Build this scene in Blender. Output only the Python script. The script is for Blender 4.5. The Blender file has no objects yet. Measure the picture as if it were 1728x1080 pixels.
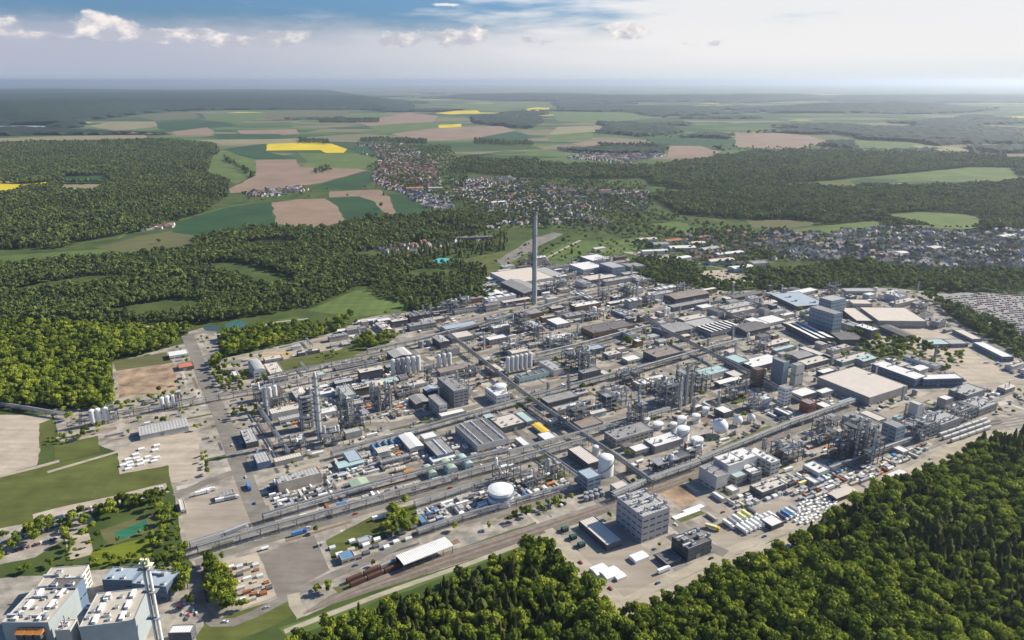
import bpy, math, random
from math import radians as R_, sin, cos, pi
random.seed(7)
rnd = random.random; U = random.uniform
sc = bpy.context.scene
# ------------------------------------------------------------------ camera
H, F, HY = 370.0, 1230.0, 136.0
PITCH = math.atan((540 - HY) / F)
cam = bpy.data.cameras.new("camera"); cam_o = bpy.data.objects.new("camera", cam)
sc.collection.objects.link(cam_o); sc.camera = cam_o
cam.sensor_width = 36; cam.lens = F / 1728 * 36
cam.clip_start = 1; cam.clip_end = 200000
cam_o.location = (0, 0, H); cam_o.rotation_euler = (pi / 2 - PITCH, 0, 0)
# ------------------------------------------------------------------ world and sun
SUN_AZ, SUN_EL = 66.0, 35.0            # degrees right of the viewing direction / above the horizon
sc.view_settings.view_transform = 'Standard'; sc.view_settings.look = 'None'
sc.view_settings.exposure = 0.52; sc.view_settings.gamma = 1
w = bpy.data.worlds.new("World"); sc.world = w; w.use_nodes = True
nt = w.node_tree; nt.nodes.clear(); N = nt.nodes.new; Lk = nt.links.new
def wn(t, **k):
    n = N(t)
    for a, b in k.items(): setattr(n, a, b)
    return n
def m_(op, a, b=None, c=None, clamp=False):
    n = wn('ShaderNodeMath', operation=op); n.use_clamp = clamp
    for i, v in enumerate((a, b, c)):
        if v is None: continue
        if isinstance(v, (int, float)): n.inputs[i].default_value = v
        else: Lk(v, n.inputs[i])
    return n.outputs[0]
sky = wn('ShaderNodeTexSky', sky_type='NISHITA'); sky.sun_disc = False
sky.sun_elevation = R_(SUN_EL); sky.sun_rotation = R_(SUN_AZ)
sky.air_density = 1.0; sky.dust_density = 2.0; sky.ozone_density = 2.0
tc = wn('ShaderNodeTexCoord'); sep = wn('ShaderNodeSeparateXYZ'); Lk(tc.outputs['Generated'], sep.inputs[0])
X, Y, Z = sep.outputs
az = m_('ARCTAN2', X, Y); el = m_('ARCSINE', Z)
def gauss(a0, e0, sa, se, amp):
    da = m_('DIVIDE', m_('SUBTRACT', az, R_(a0)), R_(sa)); de = m_('DIVIDE', m_('SUBTRACT', el, R_(e0)), R_(se))
    d = m_('ADD', m_('MULTIPLY', da, da), m_('MULTIPLY', de, de))
    return m_('MULTIPLY', m_('EXPONENT', m_('MULTIPLY', d, -1.0)), amp)
def cnoise(sa, se, scale, det, rough=.6, off=0.0):
    cv = wn('ShaderNodeCombineXYZ'); Lk(m_('MULTIPLY', az, sa), cv.inputs[0]); Lk(m_('MULTIPLY', el, se), cv.inputs[1]); cv.inputs[2].default_value = off
    n = wn('ShaderNodeTexNoise'); n.inputs['Scale'].default_value = scale; n.inputs['Detail'].default_value = det; n.inputs['Roughness'].default_value = rough
    Lk(cv.outputs[0], n.inputs['Vector']); return n.outputs[0]
def mixc(f, a, b):
    n = wn('ShaderNodeMix', data_type='RGBA')
    for i, v in ((0, f), (6, a), (7, b)):
        if isinstance(v, (int, float)): n.inputs[i].default_value = v
        elif isinstance(v, tuple): n.inputs[i].default_value = v + (1,)
        else: Lk(v, n.inputs[i])
    return n.outputs[2]
def ss(x, lo, hi):
    n = wn('ShaderNodeMapRange', interpolation_type='SMOOTHSTEP'); Lk(x, n.inputs[0]); n.inputs[1].default_value = lo; n.inputs[2].default_value = hi
    return n.outputs[0]
skyc = wn('ShaderNodeMix', data_type='RGBA', blend_type='MULTIPLY'); skyc.inputs[0].default_value = 1
Lk(sky.outputs[0], skyc.inputs[6]); skyc.inputs[7].default_value = (.55, .86, 1.32, 1)
base = skyc.outputs[2]
# high thin white veil: grows to the right (towards the sun)
vn = cnoise(3, 22, 2.2, 6, .55)
veil = m_('MULTIPLY', ss(m_('ADD', az, m_('MULTIPLY', m_('SUBTRACT', vn, .5), 1.1)), R_(-8), R_(14)), .93)
veil2 = m_('MULTIPLY', ss(vn, .5, .85), .28)
veilt = m_('MULTIPLY', m_('MAXIMUM', veil, veil2), m_('SUBTRACT', 1, ss(el, R_(9), R_(24))))
c1 = mixc(veilt, base, (8.9, 8.8, 8.8))
# hazy mauve bank low over the horizon
bank = m_('MULTIPLY', m_('SUBTRACT', 1, ss(m_('ADD', el, m_('MULTIPLY', m_('SUBTRACT', cnoise(5, 20, 2, 5), .5), .035)), R_(2.4), R_(4.6))), .9)
c2 = mixc(bank, c1, mixc(ss(az, R_(-30), R_(16)), (5.2, 5.4, 6.5), (8.9, 8.75, 8.8)))
lowb = m_('MULTIPLY', m_('SUBTRACT', 1, ss(el, R_(.2), R_(1.9))), .8)
c2 = mixc(lowb, c2, mixc(ss(az, R_(-25), R_(22)), (4.4, 5.1, 6.2), (7.4, 7.9, 8.2)))
# cumulus heads
bump = gauss(-27.6, 3.4, 2.1, .95, .92)
for g in ((-24.8, 2.8, 2.4, .6, .62), (-21.5, 2.9, 2.6, .75, .6), (-33.8, 3.3, 2.0, .85, .85), (-31, 2.5, 1.8, .6, .5), (-15, 2.8, 3.2, .8, .66), (-8, 2.9, 2.3, .95, .7), (-3.5, 3.1, 2.2, .9, .68), (-19, 2.4, 2.4, .6, .55), (1.5, 2.9, 2.4, .6, .55), (7.8, 3.3, 2.8, 1.0, .68), (14, 2.6, 3, .5, .5), (-14, 4.0, 2.6, .16, .42), (-4.6, 5.2, 1.9, .18, .46)):
    bump = m_('ADD', bump, gauss(*g))
cn = cnoise(1, 1.7, 26, 9, .62, 3.1)
cl = ss(m_('ADD', bump, m_('MULTIPLY', m_('SUBTRACT', cn, .5), 1.5)), .42, .66)
shade = ss(m_('ADD', cnoise(1, 1.7, 40, 8, .6, 7.3), m_('MULTIPLY', m_('SUBTRACT', el, R_(3.4)), 7)), .36, .66)
ccol = mixc(shade, (5.2551, 5.3361, 6.1291), (10.8, 9.9, 9.2))
c3 = mixc(m_('MULTIPLY', cl, .85), c2, ccol)
bg = wn('ShaderNodeBackground'); Lk(c3, bg.inputs[0]); bg.inputs[1].default_value = 0.07
wo = wn('ShaderNodeOutputWorld'); Lk(bg.outputs[0], wo.inputs[0])
sun = bpy.data.lights.new("sun", 'SUN'); sun.energy = 5.0; sun.angle = R_(.5); sun.color = (1, .91, .75)
sun_o = bpy.data.objects.new("sun", sun); sc.collection.objects.link(sun_o)
sun_o.rotation_euler = (pi / 2 - R_(SUN_EL), 0, pi - R_(SUN_AZ)); sun_o.location = (400, 200, 900)
sc.cycles.max_bounces = 5; sc.cycles.diffuse_bounces = 2; sc.cycles.transparent_max_bounces = 4
sc.cycles.volume_bounces = 0
# ------------------------------------------------------------------ helpers
SP, CP = sin(PITCH), cos(PITCH)
def P(px, py, z=0.0):
    """where the line of sight of a photo point meets the level z"""
    v = (540 - py) / F; t = (H - z) / (SP - v * CP)
    return ((px - 864) / F * t, t * (CP + v * SP))
def PX(x, y, z=0.0):
    d = y * CP + (H - z) * SP; u = x / d; v = (y * SP - (H - z) * CP) / d
    return 864 + F * u, 540 - F * v
def zat(px, py, top):
    """height of a vertical that stands at (px,py) and reaches up to photo row top"""
    x, y = P(px, py); v = (540 - top) / F
    return H + y * (v * CP - SP) / (CP + v * SP)
AZA = 60.5
A = (sin(R_(AZA)), cos(R_(AZA))); B = (sin(R_(AZA + 90)), cos(R_(AZA + 90)))
RZ = R_(90 - AZA)
def toab(p): return p[0] * A[0] + p[1] * A[1], p[0] * B[0] + p[1] * B[1]
def fromab(a, b): return a * A[0] + b * B[0], a * A[1] + b * B[1]
def inpoly(x, y, poly):
    c = False; j = len(poly) - 1
    for i in range(len(poly)):
        xi, yi = poly[i]; xj, yj = poly[j]
        if (yi > y) != (yj > y) and x < (xj - xi) * (y - yi) / (yj - yi) + xi: c = not c
        j = i
    return c
# ------------------------------------------------------------------ materials
MATS = {}
def mat(name, col, rough=.85, var=.25, scale=.15, metal=0, kind=None, col2=None, bump=0, seam=0, spec=.12, world=False, rand=0, amp=.28):
    if name in MATS: return MATS[name]
    m = bpy.data.materials.new(name); m.use_nodes = True; t = m.node_tree; n = t.nodes; b = n['Principled BSDF']
    b.inputs['Roughness'].default_value = rough; b.inputs['Metallic'].default_value = metal; b.inputs['Specular IOR Level'].default_value = spec
    if world: vec = n.new('ShaderNodeNewGeometry').outputs['Position']
    else: vec = n.new('ShaderNodeTexCoord').outputs['Object']
    no = n.new('ShaderNodeTexNoise'); no.inputs['Scale'].default_value = scale; no.inputs['Detail'].default_value = 8; no.inputs['Roughness'].default_value = .65
    t.links.new(vec, no.inputs['Vector'])
    rp = n.new('ShaderNodeValToRGB'); rp.color_ramp.elements[0].position = .3; rp.color_ramp.elements[1].position = .7
    c0 = tuple(max(0, c * (1 - var)) for c in col) + (1,); c1_ = tuple(min(1, c * (1 + var * .6)) for c in (col2 or col)) + (1,)
    rp.color_ramp.elements[0].color = c0; rp.color_ramp.elements[1].color = c1_
    t.links.new(no.outputs[0], rp.inputs[0]); out = rp.outputs[0]
    if seam:
        wv = n.new('ShaderNodeTexWave'); wv.inputs['Scale'].default_value = seam; wv.inputs['Distortion'].default_value = .3; t.links.new(vec, wv.inputs['Vector'])
        r2 = n.new('ShaderNodeMapRange'); t.links.new(wv.outputs[1], r2.inputs[0]); r2.inputs[3].default_value = 1 - amp; r2.inputs[4].default_value = 1 + amp * .2; wv.inputs['Detail'].default_value = 2
        mx = n.new('ShaderNodeMix'); mx.data_type = 'RGBA'; mx.blend_type = 'MULTIPLY'; mx.inputs[0].default_value = 1
        t.links.new(out, mx.inputs[6]); t.links.new(r2.outputs[0], mx.inputs[7]); out = mx.outputs[2]
    if world:
        mq = n.new('ShaderNodeMapping'); mq.inputs['Rotation'].default_value = (0, 0, -R_(29.5)); mq.inputs['Scale'].default_value = (.012, .11, 0); t.links.new(vec, mq.inputs[0])
        n3 = n.new('ShaderNodeTexNoise'); n3.inputs['Scale'].default_value = 1; n3.inputs['Detail'].default_value = 7; n3.inputs['Roughness'].default_value = .7; t.links.new(mq.outputs[0], n3.inputs['Vector'])
        r4 = n.new('ShaderNodeMapRange'); t.links.new(n3.outputs[0], r4.inputs[0]); r4.inputs[1].default_value = .35; r4.inputs[2].default_value = .65; r4.inputs[3].default_value = .8; r4.inputs[4].default_value = 1.1
        mx = n.new('ShaderNodeMix'); mx.data_type = 'RGBA'; mx.blend_type = 'MULTIPLY'; mx.inputs[0].default_value = 1
        t.links.new(out, mx.inputs[6]); t.links.new(r4.outputs[0], mx.inputs[7]); out = mx.outputs[2]
    if rand:
        oi = n.new('ShaderNodeObjectInfo'); r2 = n.new('ShaderNodeMapRange'); t.links.new(oi.outputs['Random'], r2.inputs[0]); r2.inputs[3].default_value = 1 - rand; r2.inputs[4].default_value = 1 + rand
        mx = n.new('ShaderNodeMix'); mx.data_type = 'RGBA'; mx.blend_type = 'MULTIPLY'; mx.inputs[0].default_value = 1
        t.links.new(out, mx.inputs[6]); t.links.new(r2.outputs[0], mx.inputs[7]); out = mx.outputs[2]
    t.links.new(out, b.inputs['Base Color'])
    if bump:
        bp = n.new('ShaderNodeBump'); bp.inputs['Strength'].default_value = .6; bp.inputs['Distance'].default_value = bump
        t.links.new(no.outputs[0], bp.inputs['Height']); t.links.new(bp.outputs[0], b.inputs['Normal'])
    MATS[name] = m; return m
def foliage(name, ca, cb, cc):
    m = bpy.data.materials.new(name); m.use_nodes = True; t = m.node_tree; n = t.nodes; b = n['Principled BSDF']
    b.inputs['Roughness'].default_value = .8; b.inputs['Specular IOR Level'].default_value = .15
    oi = n.new('ShaderNodeObjectInfo'); g = n.new('ShaderNodeNewGeometry')
    no = n.new('ShaderNodeTexNoise'); no.inputs['Scale'].default_value = .012; no.inputs['Detail'].default_value = 4; t.links.new(g.outputs['Position'], no.inputs['Vector'])
    n2 = n.new('ShaderNodeTexNoise'); n2.inputs['Scale'].default_value = .35; n2.inputs['Detail'].default_value = 3; t.links.new(g.outputs['Position'], n2.inputs['Vector'])
    def mm(op, a, b_):
        k = n.new('ShaderNodeMath'); k.operation = op
        for i, v in enumerate((a, b_)):
            if isinstance(v, float): k.inputs[i].default_value = v
            else: t.links.new(v, k.inputs[i])
        return k.outputs[0]
    s = mm('ADD', mm('MULTIPLY', oi.outputs['Random'], .75), mm('MULTIPLY', no.outputs[0], .8))
    s = mm('SUBTRACT', mm('ADD', s, mm('MULTIPLY', n2.outputs[0], .4)), .48)
    rp = n.new('ShaderNodeValToRGB'); e = rp.color_ramp.elements; e[0].position = .1; e[0].color = ca + (1,); e[1].position = .9; e[1].color = cc + (1,)
    q = e.new(.5); q.color = cb + (1,)
    t.links.new(s, rp.inputs[0]); t.links.new(rp.outputs[0], b.inputs['Base Color'])
    tr = n.new('ShaderNodeBsdfTranslucent'); t.links.new(rp.outputs[0], tr.inputs[0]); ms = n.new('ShaderNodeMixShader'); ms.inputs[0].default_value = .32
    t.links.new(b.outputs[0], ms.inputs[1]); t.links.new(tr.outputs[0], ms.inputs[2]); t.links.new(ms.outputs[0], n['Material Output'].inputs[0])
    MATS[name] = m; return m
# ------------------------------------------------------------------ mesh builder
class MB:
    def __init__(s): s.v = []; s.f = []; s.m = []; s.mats = []
    def mi(s, m):
        if m not in s.mats: s.mats.append(m)
        return s.mats.index(m)
    def box(s, x0, y0, z0, x1, y1, z1, m, bottom=False, top=True):
        i = len(s.v); k = s.mi(m)
        s.v += [(x0, y0, z0), (x1, y0, z0), (x1, y1, z0), (x0, y1, z0), (x0, y0, z1), (x1, y0, z1), (x1, y1, z1), (x0, y1, z1)]
        fs = [(0, 1, 5, 4), (1, 2, 6, 5), (2, 3, 7, 6), (3, 0, 4, 7)]
        if top: fs.append((4, 5, 6, 7))
        if bottom: fs.append((3, 2, 1, 0))
        s.f += [tuple(i + q for q in f) for f in fs]; s.m += [k] * len(fs)
    def bar(s, p, q, r, m, n=4):
        """round (or square) bar between two points"""
        d = [q[i] - p[i] for i in range(3)]; l = math.sqrt(sum(c * c for c in d)) or 1; d = [c / l for c in d]
        up = (0, 0, 1) if abs(d[2]) < .9 else (1, 0, 0)
        a = (d[1] * up[2] - d[2] * up[1], d[2] * up[0] - d[0] * up[2], d[0] * up[1] - d[1] * up[0]); la = math.sqrt(sum(c * c for c in a)); a = [c / la for c in a]
        b = (d[1] * a[2] - d[2] * a[1], d[2] * a[0] - d[0] * a[2], d[0] * a[1] - d[1] * a[0])
        i = len(s.v); k = s.mi(m)
        for pt in (p, q):
            for j in range(n):
                t = 2 * pi * (j + .5) / n
                s.v.append(tuple(pt[c] + r * (cos(t) * a[c] + sin(t) * b[c]) for c in range(3)))
        for j in range(n): s.f.append((i + j, i + (j + 1) % n, i + n + (j + 1) % n, i + n + j)); s.m.append(k)
        s.f.append(tuple(i + n + j for j in range(n))); s.m.append(k)
        s.f.append(tuple(i + n - 1 - j for j in range(n))); s.m.append(k)
    def lathe(s, prof, m, n=20, cx=0, cy=0):
        """prof: (r, z) from the bottom up"""
        i = len(s.v); k = s.mi(m)
        for r, z in prof:
            for j in range(n): s.v.append((cx + r * cos(2 * pi * j / n), cy + r * sin(2 * pi * j / n), z))
        for q in range(len(prof) - 1):
            for j in range(n): s.f.append((i + q * n + j, i + q * n + (j + 1) % n, i + (q + 1) * n + (j + 1) % n, i + (q + 1) * n + j)); s.m.append(k)
        s.f.append(tuple(i + (len(prof) - 1) * n + j for j in range(n))); s.m.append(k)
    def poly(s, pts, m):
        i = len(s.v); s.v += pts; s.f.append(tuple(range(i, i + len(pts)))); s.m.append(s.mi(m))
    def mesh(s, name, smooth=False):
        me = bpy.data.meshes.new(name); me.from_pydata(s.v, [], s.f)
        for m in s.mats: me.materials.append(m)
        me.polygons.foreach_set('material_index', s.m)
        if smooth: me.polygons.foreach_set('use_smooth', [True] * len(s.f))
        me.update(); return me
    def obj(s, name, parent=None, loc=None, rz=None, smooth=False):
        return ob(name, s.mesh(name, smooth), parent, loc, rz)
def ob(name, me, parent=None, loc=None, rz=None):
    o = bpy.data.objects.new(name, me); sc.collection.objects.link(o)
    if parent: o.parent = parent
    if loc: o.location = loc
    if rz is not None: o.rotation_euler = (0, 0, rz)
    return o
THINGS = []       # (object, look, group)
def tag(o, label, cat, group=None, auto=True):
    o['label'] = label; o['category'] = cat
    if group: o['group'] = group
    elif 'group' in o: del o['group']
    if auto: THINGS.append(o)
    return o
def root(name, x, y, z=0, rz=0): return ob(name, None, None, (x, y, z), rz)
def struct(o): o['kind'] = 'structure'; return o
def stuff(o): o['kind'] = 'stuff'; return o
def copy_tree(o, parent=None):
    c = o.copy(); sc.collection.objects.link(c); c.parent = parent
    for ch in list(o.children): copy_tree(ch, c)
    return c
# occupied ground, in metres along the street grid
OCC = {}
def cells(a0, b0, a1, b1): return ((i, j) for i in range(int(a0 // 40), int(a1 // 40) + 1) for j in range(int(b0 // 40), int(b1 // 40) + 1))
def occupy(a0, b0, a1, b1, pad=1.5):
    r = (min(a0, a1) - pad, min(b0, b1) - pad, max(a0, a1) + pad, max(b0, b1) + pad)
    for c in cells(*r): OCC.setdefault(c, []).append(r)
def occ_c(x, y, la, lb, pad=1.5):
    a, b = toab((x, y)); occupy(a - la / 2, b - lb / 2, a + la / 2, b + lb / 2, pad)
def free(a0, b0, a1, b1):
    for c in cells(a0, b0, a1, b1):
        for r in OCC.get(c, ()):
            if a0 < r[2] and a1 > r[0] and b0 < r[3] and b1 > r[1]: return False
    return True
LINES = []        # roads and tracks: (p, q, half width)
def near_line(x, y, pad=0):
    for (x0, y0), (x1, y1), hw in LINES:
        dx, dy = x1 - x0, y1 - y0; t = ((x - x0) * dx + (y - y0) * dy) / (dx * dx + dy * dy); t = min(1, max(0, t))
        if math.hypot(x - x0 - t * dx, y - y0 - t * dy) < hw + pad: return True
    return False
# ------------------------------------------------------------------ the ground and what is drawn on it
gm = bpy.data.materials.new("open_country"); gm.use_nodes = True; t = gm.node_tree; n = t.nodes; bs = n['Principled BSDF']; bs.inputs['Roughness'].default_value = .95; bs.inputs['Specular IOR Level'].default_value = .1
g = n.new('ShaderNodeNewGeometry'); mp = n.new('ShaderNodeMapping'); mp.inputs['Rotation'].default_value = (0, 0, .4); mp.inputs['Scale'].default_value = (.0016, .0032, 0)
vo = n.new('ShaderNodeTexVoronoi'); vo.inputs['Scale'].default_value = 1; t.links.new(g.outputs['Position'], mp.inputs[0]); t.links.new(mp.outputs[0], vo.inputs['Vector'])
rp = n.new('ShaderNodeValToRGB'); rp.color_ramp.interpolation = 'CONSTANT'
cs = [(0, (.05, .09, .03)), (.22, (.085, .13, .035)), (.42, (.04, .08, .03)), (.55, (.2, .16, .11)), (.66, (.10, .15, .045)), (.8, (.17, .16, .09)), (.88, (.06, .1, .035)), (.965, (.45, .38, .03))]
rp.color_ramp.elements[0].color = cs[0][1] + (1,); rp.color_ramp.elements[1].position = cs[1][0]; rp.color_ramp.elements[1].color = cs[1][1] + (1,)
for p_, c_ in cs[2:]: e = rp.color_ramp.elements.new(p_); e.color = c_ + (1,)
sx = n.new('ShaderNodeSeparateXYZ'); t.links.new(vo.outputs['Color'], sx.inputs[0]); t.links.new(sx.outputs[0], rp.inputs[0])
no = n.new('ShaderNodeTexNoise'); no.inputs['Scale'].default_value = .02; no.inputs['Detail'].default_value = 8; t.links.new(g.outputs['Position'], no.inputs['Vector'])
r3 = n.new('ShaderNodeValToRGB'); r3.color_ramp.elements[0].position = .35; r3.color_ramp.elements[0].color = (.045, .07, .02, 1); r3.color_ramp.elements[1].position = .7; r3.color_ramp.elements[1].color = (.09, .12, .035, 1)
t.links.new(no.outputs[0], r3.inputs[0])
sy = n.new('ShaderNodeSeparateXYZ'); t.links.new(g.outputs['Position'], sy.inputs[0])
mr = n.new('ShaderNodeMapRange'); t.links.new(sy.outputs[1], mr.inputs[0]); mr.inputs[1].default_value = 3200; mr.inputs[2].default_value = 3800
mx = n.new('ShaderNodeMix'); mx.data_type = 'RGBA'; t.links.new(mr.outputs[0], mx.inputs[0]); t.links.new(r3.outputs[0], mx.inputs[6]); t.links.new(rp.outputs[0], mx.inputs[7]); t.links.new(mx.outputs[2], bs.inputs['Base Color'])
XL, XR, YN, YF = -62000, 62000, -1200, 75000
b_ = MB(); b_.poly([(XL, YN, 0), (XR, YN, 0), (XR, YF, 0), (XL, YF, 0)], gm); struct(b_.obj('ground'))
M_conc = mat('yard_concrete', (.30, .265, .215), col2=(.40, .36, .30), var=.42, scale=.06, world=True)
M_asph = mat('asphalt', (.235, .215, .18), var=.3, scale=.05, world=True)
M_track = mat('pale_track', (.42, .37, .28), var=.2, scale=.08, world=True)
M_lot = mat('paved_lot', (.35, .30, .24), var=.13, scale=.03, world=True)
M_dark = mat('old_tarmac', (.23, .2, .17), var=.22, scale=.05, world=True)
M_sand = mat('sandy_soil', (.46, .39, .30), var=.22, scale=.05, world=True)
M_soil = mat('bare_soil', (.22, .15, .10), col2=(.44, .32, .21), var=.4, scale=.04, world=True)
M_grass = mat('meadow', (.115, .13, .036), var=.35, scale=.03, world=True)
M_lawn = mat('bright_lawn', (.16, .19, .02), var=.18, scale=.05, world=True)
M_dgr = mat('young_crop', (.035, .085, .03), var=.32, scale=.006, seam=.02, amp=.08, world=True)
M_lgr = mat('light_meadow', (.12, .17, .045), var=.3, scale=.008, seam=.015, amp=.1, world=True)
M_br = mat('ploughed_soil', (.29, .205, .145), var=.2, scale=.005, seam=.018, amp=.05, world=True)
M_tan = mat('dry_field', (.27, .24, .13), var=.18, scale=.006, world=True)
M_yel = mat('rapeseed', (.70, .53, .02), var=.22, scale=.006, seam=.02, amp=.12, world=True)
M_oli = mat('olive_field', (.13, .13, .055), var=.15, scale=.006, world=True)
M_ball = mat('track_ballast', (.20, .165, .13), var=.3, scale=.3, world=True)
M_dirt = mat('fill_sand', (.48, .36, .2), var=.2, scale=.05, world=True)
FIELDS = []
LAYER = [0.0]
def area(name, pts, m, keep=True, step=.02):
    LAYER[0] += .001; z = LAYER[0] + .004
    w_ = [P(*p) for p in pts]
    if keep: FIELDS.append(w_)
    rj = random.Random(len(FIELDS)); q_ = []
    for i, p in enumerate(w_):
        e = w_[(i + 1) % len(w_)]; d = math.hypot(e[0] - p[0], e[1] - p[1]); n = 7; jt = 0 if m in (M_lot, M_dark) else min(6, d * .012); q_.append(p)
        for k in range(1, n): q_.append((p[0] + (e[0] - p[0]) * k / n + rj.uniform(-jt, jt), p[1] + (e[1] - p[1]) * k / n + rj.uniform(-jt, jt)))
    w_ = q_
    b = MB(); b.poly([(x, y, z) for x, y in w_], m)
    if sum(w_[i][0] * w_[(i + 1) % len(w_)][1] - w_[(i + 1) % len(w_)][0] * w_[i][1] for i in range(len(w_))) < 0: b.f = [tuple(reversed(f)) for f in b.f]
    return struct(b.obj(name))
# plant ground
PLANT = [(190, 612), (315, 578), (318, 560), (345, 552), (365, 560), (372, 606), (480, 582), (560, 562), (610, 538), (640, 532), (700, 525), (800, 505), (820, 470), (850, 448), (900, 440), (1000, 430), (1060, 436), (1100, 475), (1230, 492), (1330, 488), (1500, 486), (1560, 492), (1600, 530), (1690, 590), (1790, 640), (1790, 715), (1660, 732), (1600, 760), (1540, 790), (1470, 826), (1400, 860), (1330, 903), (1230, 940), (1130, 988), (1055, 1022), (1000, 962), (925, 903), (760, 956), (560, 1020), (500, 1046), (500, 1000), (430, 1030), (380, 1046), (348, 1035), (332, 960), (315, 940), (296, 840), (284, 800), (282, 770), (190, 760), (150, 745), (100, 745), (90, 690), (190, 690)]
area('plant_ground', PLANT, M_conc, keep=False)
PLW = [P(*p) for p in PLANT]
area('gravel_ground', [(0, 700), (85, 700), (92, 712), (70, 745), (62, 785), (0, 802), (-60, 815), (-60, 700)], M_sand)
area('soil_ground', [(198, 626), (295, 612), (300, 658), (200, 672)], M_soil)
area('rough_ground', [(190, 610), (280, 594), (292, 612), (196, 626)], M_oli)
area('sandy_ground', [(198, 763), (285, 735), (330, 728), (346, 790), (290, 815), (284, 790), (202, 800)], M_sand)
area('meadow', [(0, 806), (60, 790), (170, 765), (198, 768), (202, 800), (284, 785), (288, 815), (180, 850), (60, 882), (0, 892), (-60, 900), (-60, 815)], M_grass)
area('grass_patch', [(92, 752), (165, 735), (168, 762), (92, 782)], M_grass)
area('grass_patch', [(66, 715), (90, 706), (92, 745), (66, 756)], M_grass)
area('parking_ground', [(55, 868), (280, 815), (286, 830), (60, 892)], M_sand)
area('parking_ground', [(-60, 905), (150, 862), (160, 880), (60, 940), (-60, 965)], M_conc)
area('parking_ground', [(108, 905), (150, 900), (158, 935), (118, 945)], M_sand)
area('sports_court', [(168, 895), (258, 865), (266, 892), (182, 922)], M_oli)
area('sports_court', [(192, 900), (246, 877), (252, 890), (200, 913)], mat('court_green', (.03, .16, .09), var=.15, scale=.1, world=True))
area('lawn', [(155, 930), (252, 905), (256, 938), (150, 960)], M_lawn)
area('service_ground', [(-80, 985), (300, 950), (330, 960), (345, 1060), (330, 1160), (-80, 1160)], M_conc)
area('paved_yard', [(304, 848), (405, 812), (446, 888), (318, 930)], M_lot)
area('tarmac_yard', [(436, 936), (530, 903), (556, 962), (470, 1010)], M_dark)
area('gravel_ground', [(372, 950), (434, 932), (466, 1005), (410, 1028)], M_sand)
area('gravel_ground', [(286, 783), (345, 770), (348, 800), (292, 815)], M_sand)
area('grass_patch', [(550, 912), (630, 870), (700, 850), (712, 880), (640, 915), (560, 945)], M_grass)
area('grass_patch', [(346, 1052), (500, 1000), (508, 1030), (470, 1052), (380, 1090), (340, 1110), (330, 1075)], M_grass)
area('fill_ground', [(438, 600), (490, 590), (505, 598), (445, 612)], M_dirt)
area('fill_ground', [(487, 594), (560, 575), (575, 582), (500, 602)], M_track)
area('grass_patch', [(450, 612), (560, 590), (600, 600), (480, 632)], M_oli)
area('grass_patch', [(480, 628), (590, 605), (640, 590), (680, 560), (600, 568), (575, 590), (470, 612)], M_grass)
area('construction_pit', [(1114, 832), (1150, 815), (1184, 840), (1150, 858)], M_soil)
area('grass_patch', [(1200, 760), (1290, 720), (1330, 708), (1320, 725), (1260, 750), (1200, 775)], M_oli)
area('grass_patch', [(1500, 690), (1565, 668), (1570, 676), (1520, 698)], M_oli)
area('lawn', [(1440, 590), (1540, 570), (1600, 592), (1640, 612), (1540, 608), (1470, 612)], M_grass)
area('car_park_ground', [(1560, 497), (1640, 492), (1790, 505), (1790, 575), (1728, 568), (1640, 535)], mat('car_park_grey', (.33, .31, .28), var=.25, scale=.06, world=True))
area('car_park_ground', [(1172, 458), (1225, 455), (1290, 475), (1215, 480)], M_sand)
area('truck_court', [(1490, 545), (1560, 540), (1650, 600), (1720, 640), (1640, 650), (1560, 600)], M_sand)
area('forest_edge', [(925, 903), (918, 918), (1040, 1040), (1062, 1040), (1130, 1012), (1238, 962), (1335, 922), (1405, 878), (1475, 842), (1545, 806), (1605, 776), (1655, 752), (1790, 728), (1790, 715), (1660, 732), (1600, 760), (1540, 790), (1470, 826), (1400, 860), (1330, 903), (1230, 940), (1130, 988), (1055, 1022), (1000, 962)], M_track)
area('works_ground', [(930, 905), (1050, 872), (1110, 960), (1132, 985), (1055, 1018), (1000, 960)], M_lot)
area('lorry_park', [(1180, 880), (1300, 880), (1330, 860), (1420, 840), (1330, 900), (1230, 935), (1200, 910)], M_lot)
area('storage_mat', [(1272, 905), (1322, 888), (1345, 880), (1335, 898), (1270, 918)], mat('grey_slab', (.2, .195, .185), world=True))
# open country, near to far
area('rail_ground', [(505, 1040), (560, 1003), (670, 960), (925, 878), (1060, 838), (1180, 792), (1320, 728), (1330, 734), (1190, 800), (1080, 845), (930, 900), (760, 955), (560, 1020)], M_ball)
area('grass_patch', [(560, 992), (670, 958), (760, 930), (905, 880), (905, 886), (760, 940), (680, 966), (575, 1004)], M_oli)
area('meadow', [(470, 1060), (640, 1000), (920, 904), (925, 908), (640, 1012), (490, 1080)], M_lgr)
area('meadow', [(520, 524), (600, 490), (622, 488), (640, 505), (690, 510), (685, 528), (600, 535), (560, 530)], M_lgr)
area('meadow', [(900, 440), (960, 408), (1080, 403), (1100, 412), (1060, 430), (1000, 428), (940, 452)], M_lgr)
area('meadow', [(780, 438), (880, 418), (905, 412), (900, 442), (830, 462)], M_grass)
area('road_junction', [(838, 440), (893, 405), (935, 392), (950, 395), (905, 418), (850, 450)], M_asph)
area('meadow', [(1100, 378), (1150, 374), (1190, 388), (1150, 395)], M_lgr)
area('gravel_ground', [(1048, 425), (1085, 424), (1130, 430), (1132, 440), (1100, 436)], M_track)
area('meadow', [(0, 432), (120, 424), (170, 420), (250, 424), (170, 436), (0, 448), (-90, 452), (-90, 436)], M_lgr)
area('crop_field', [(160, 418), (240, 398), (300, 388), (335, 397), (322, 420), (240, 426)], M_oli)
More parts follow.
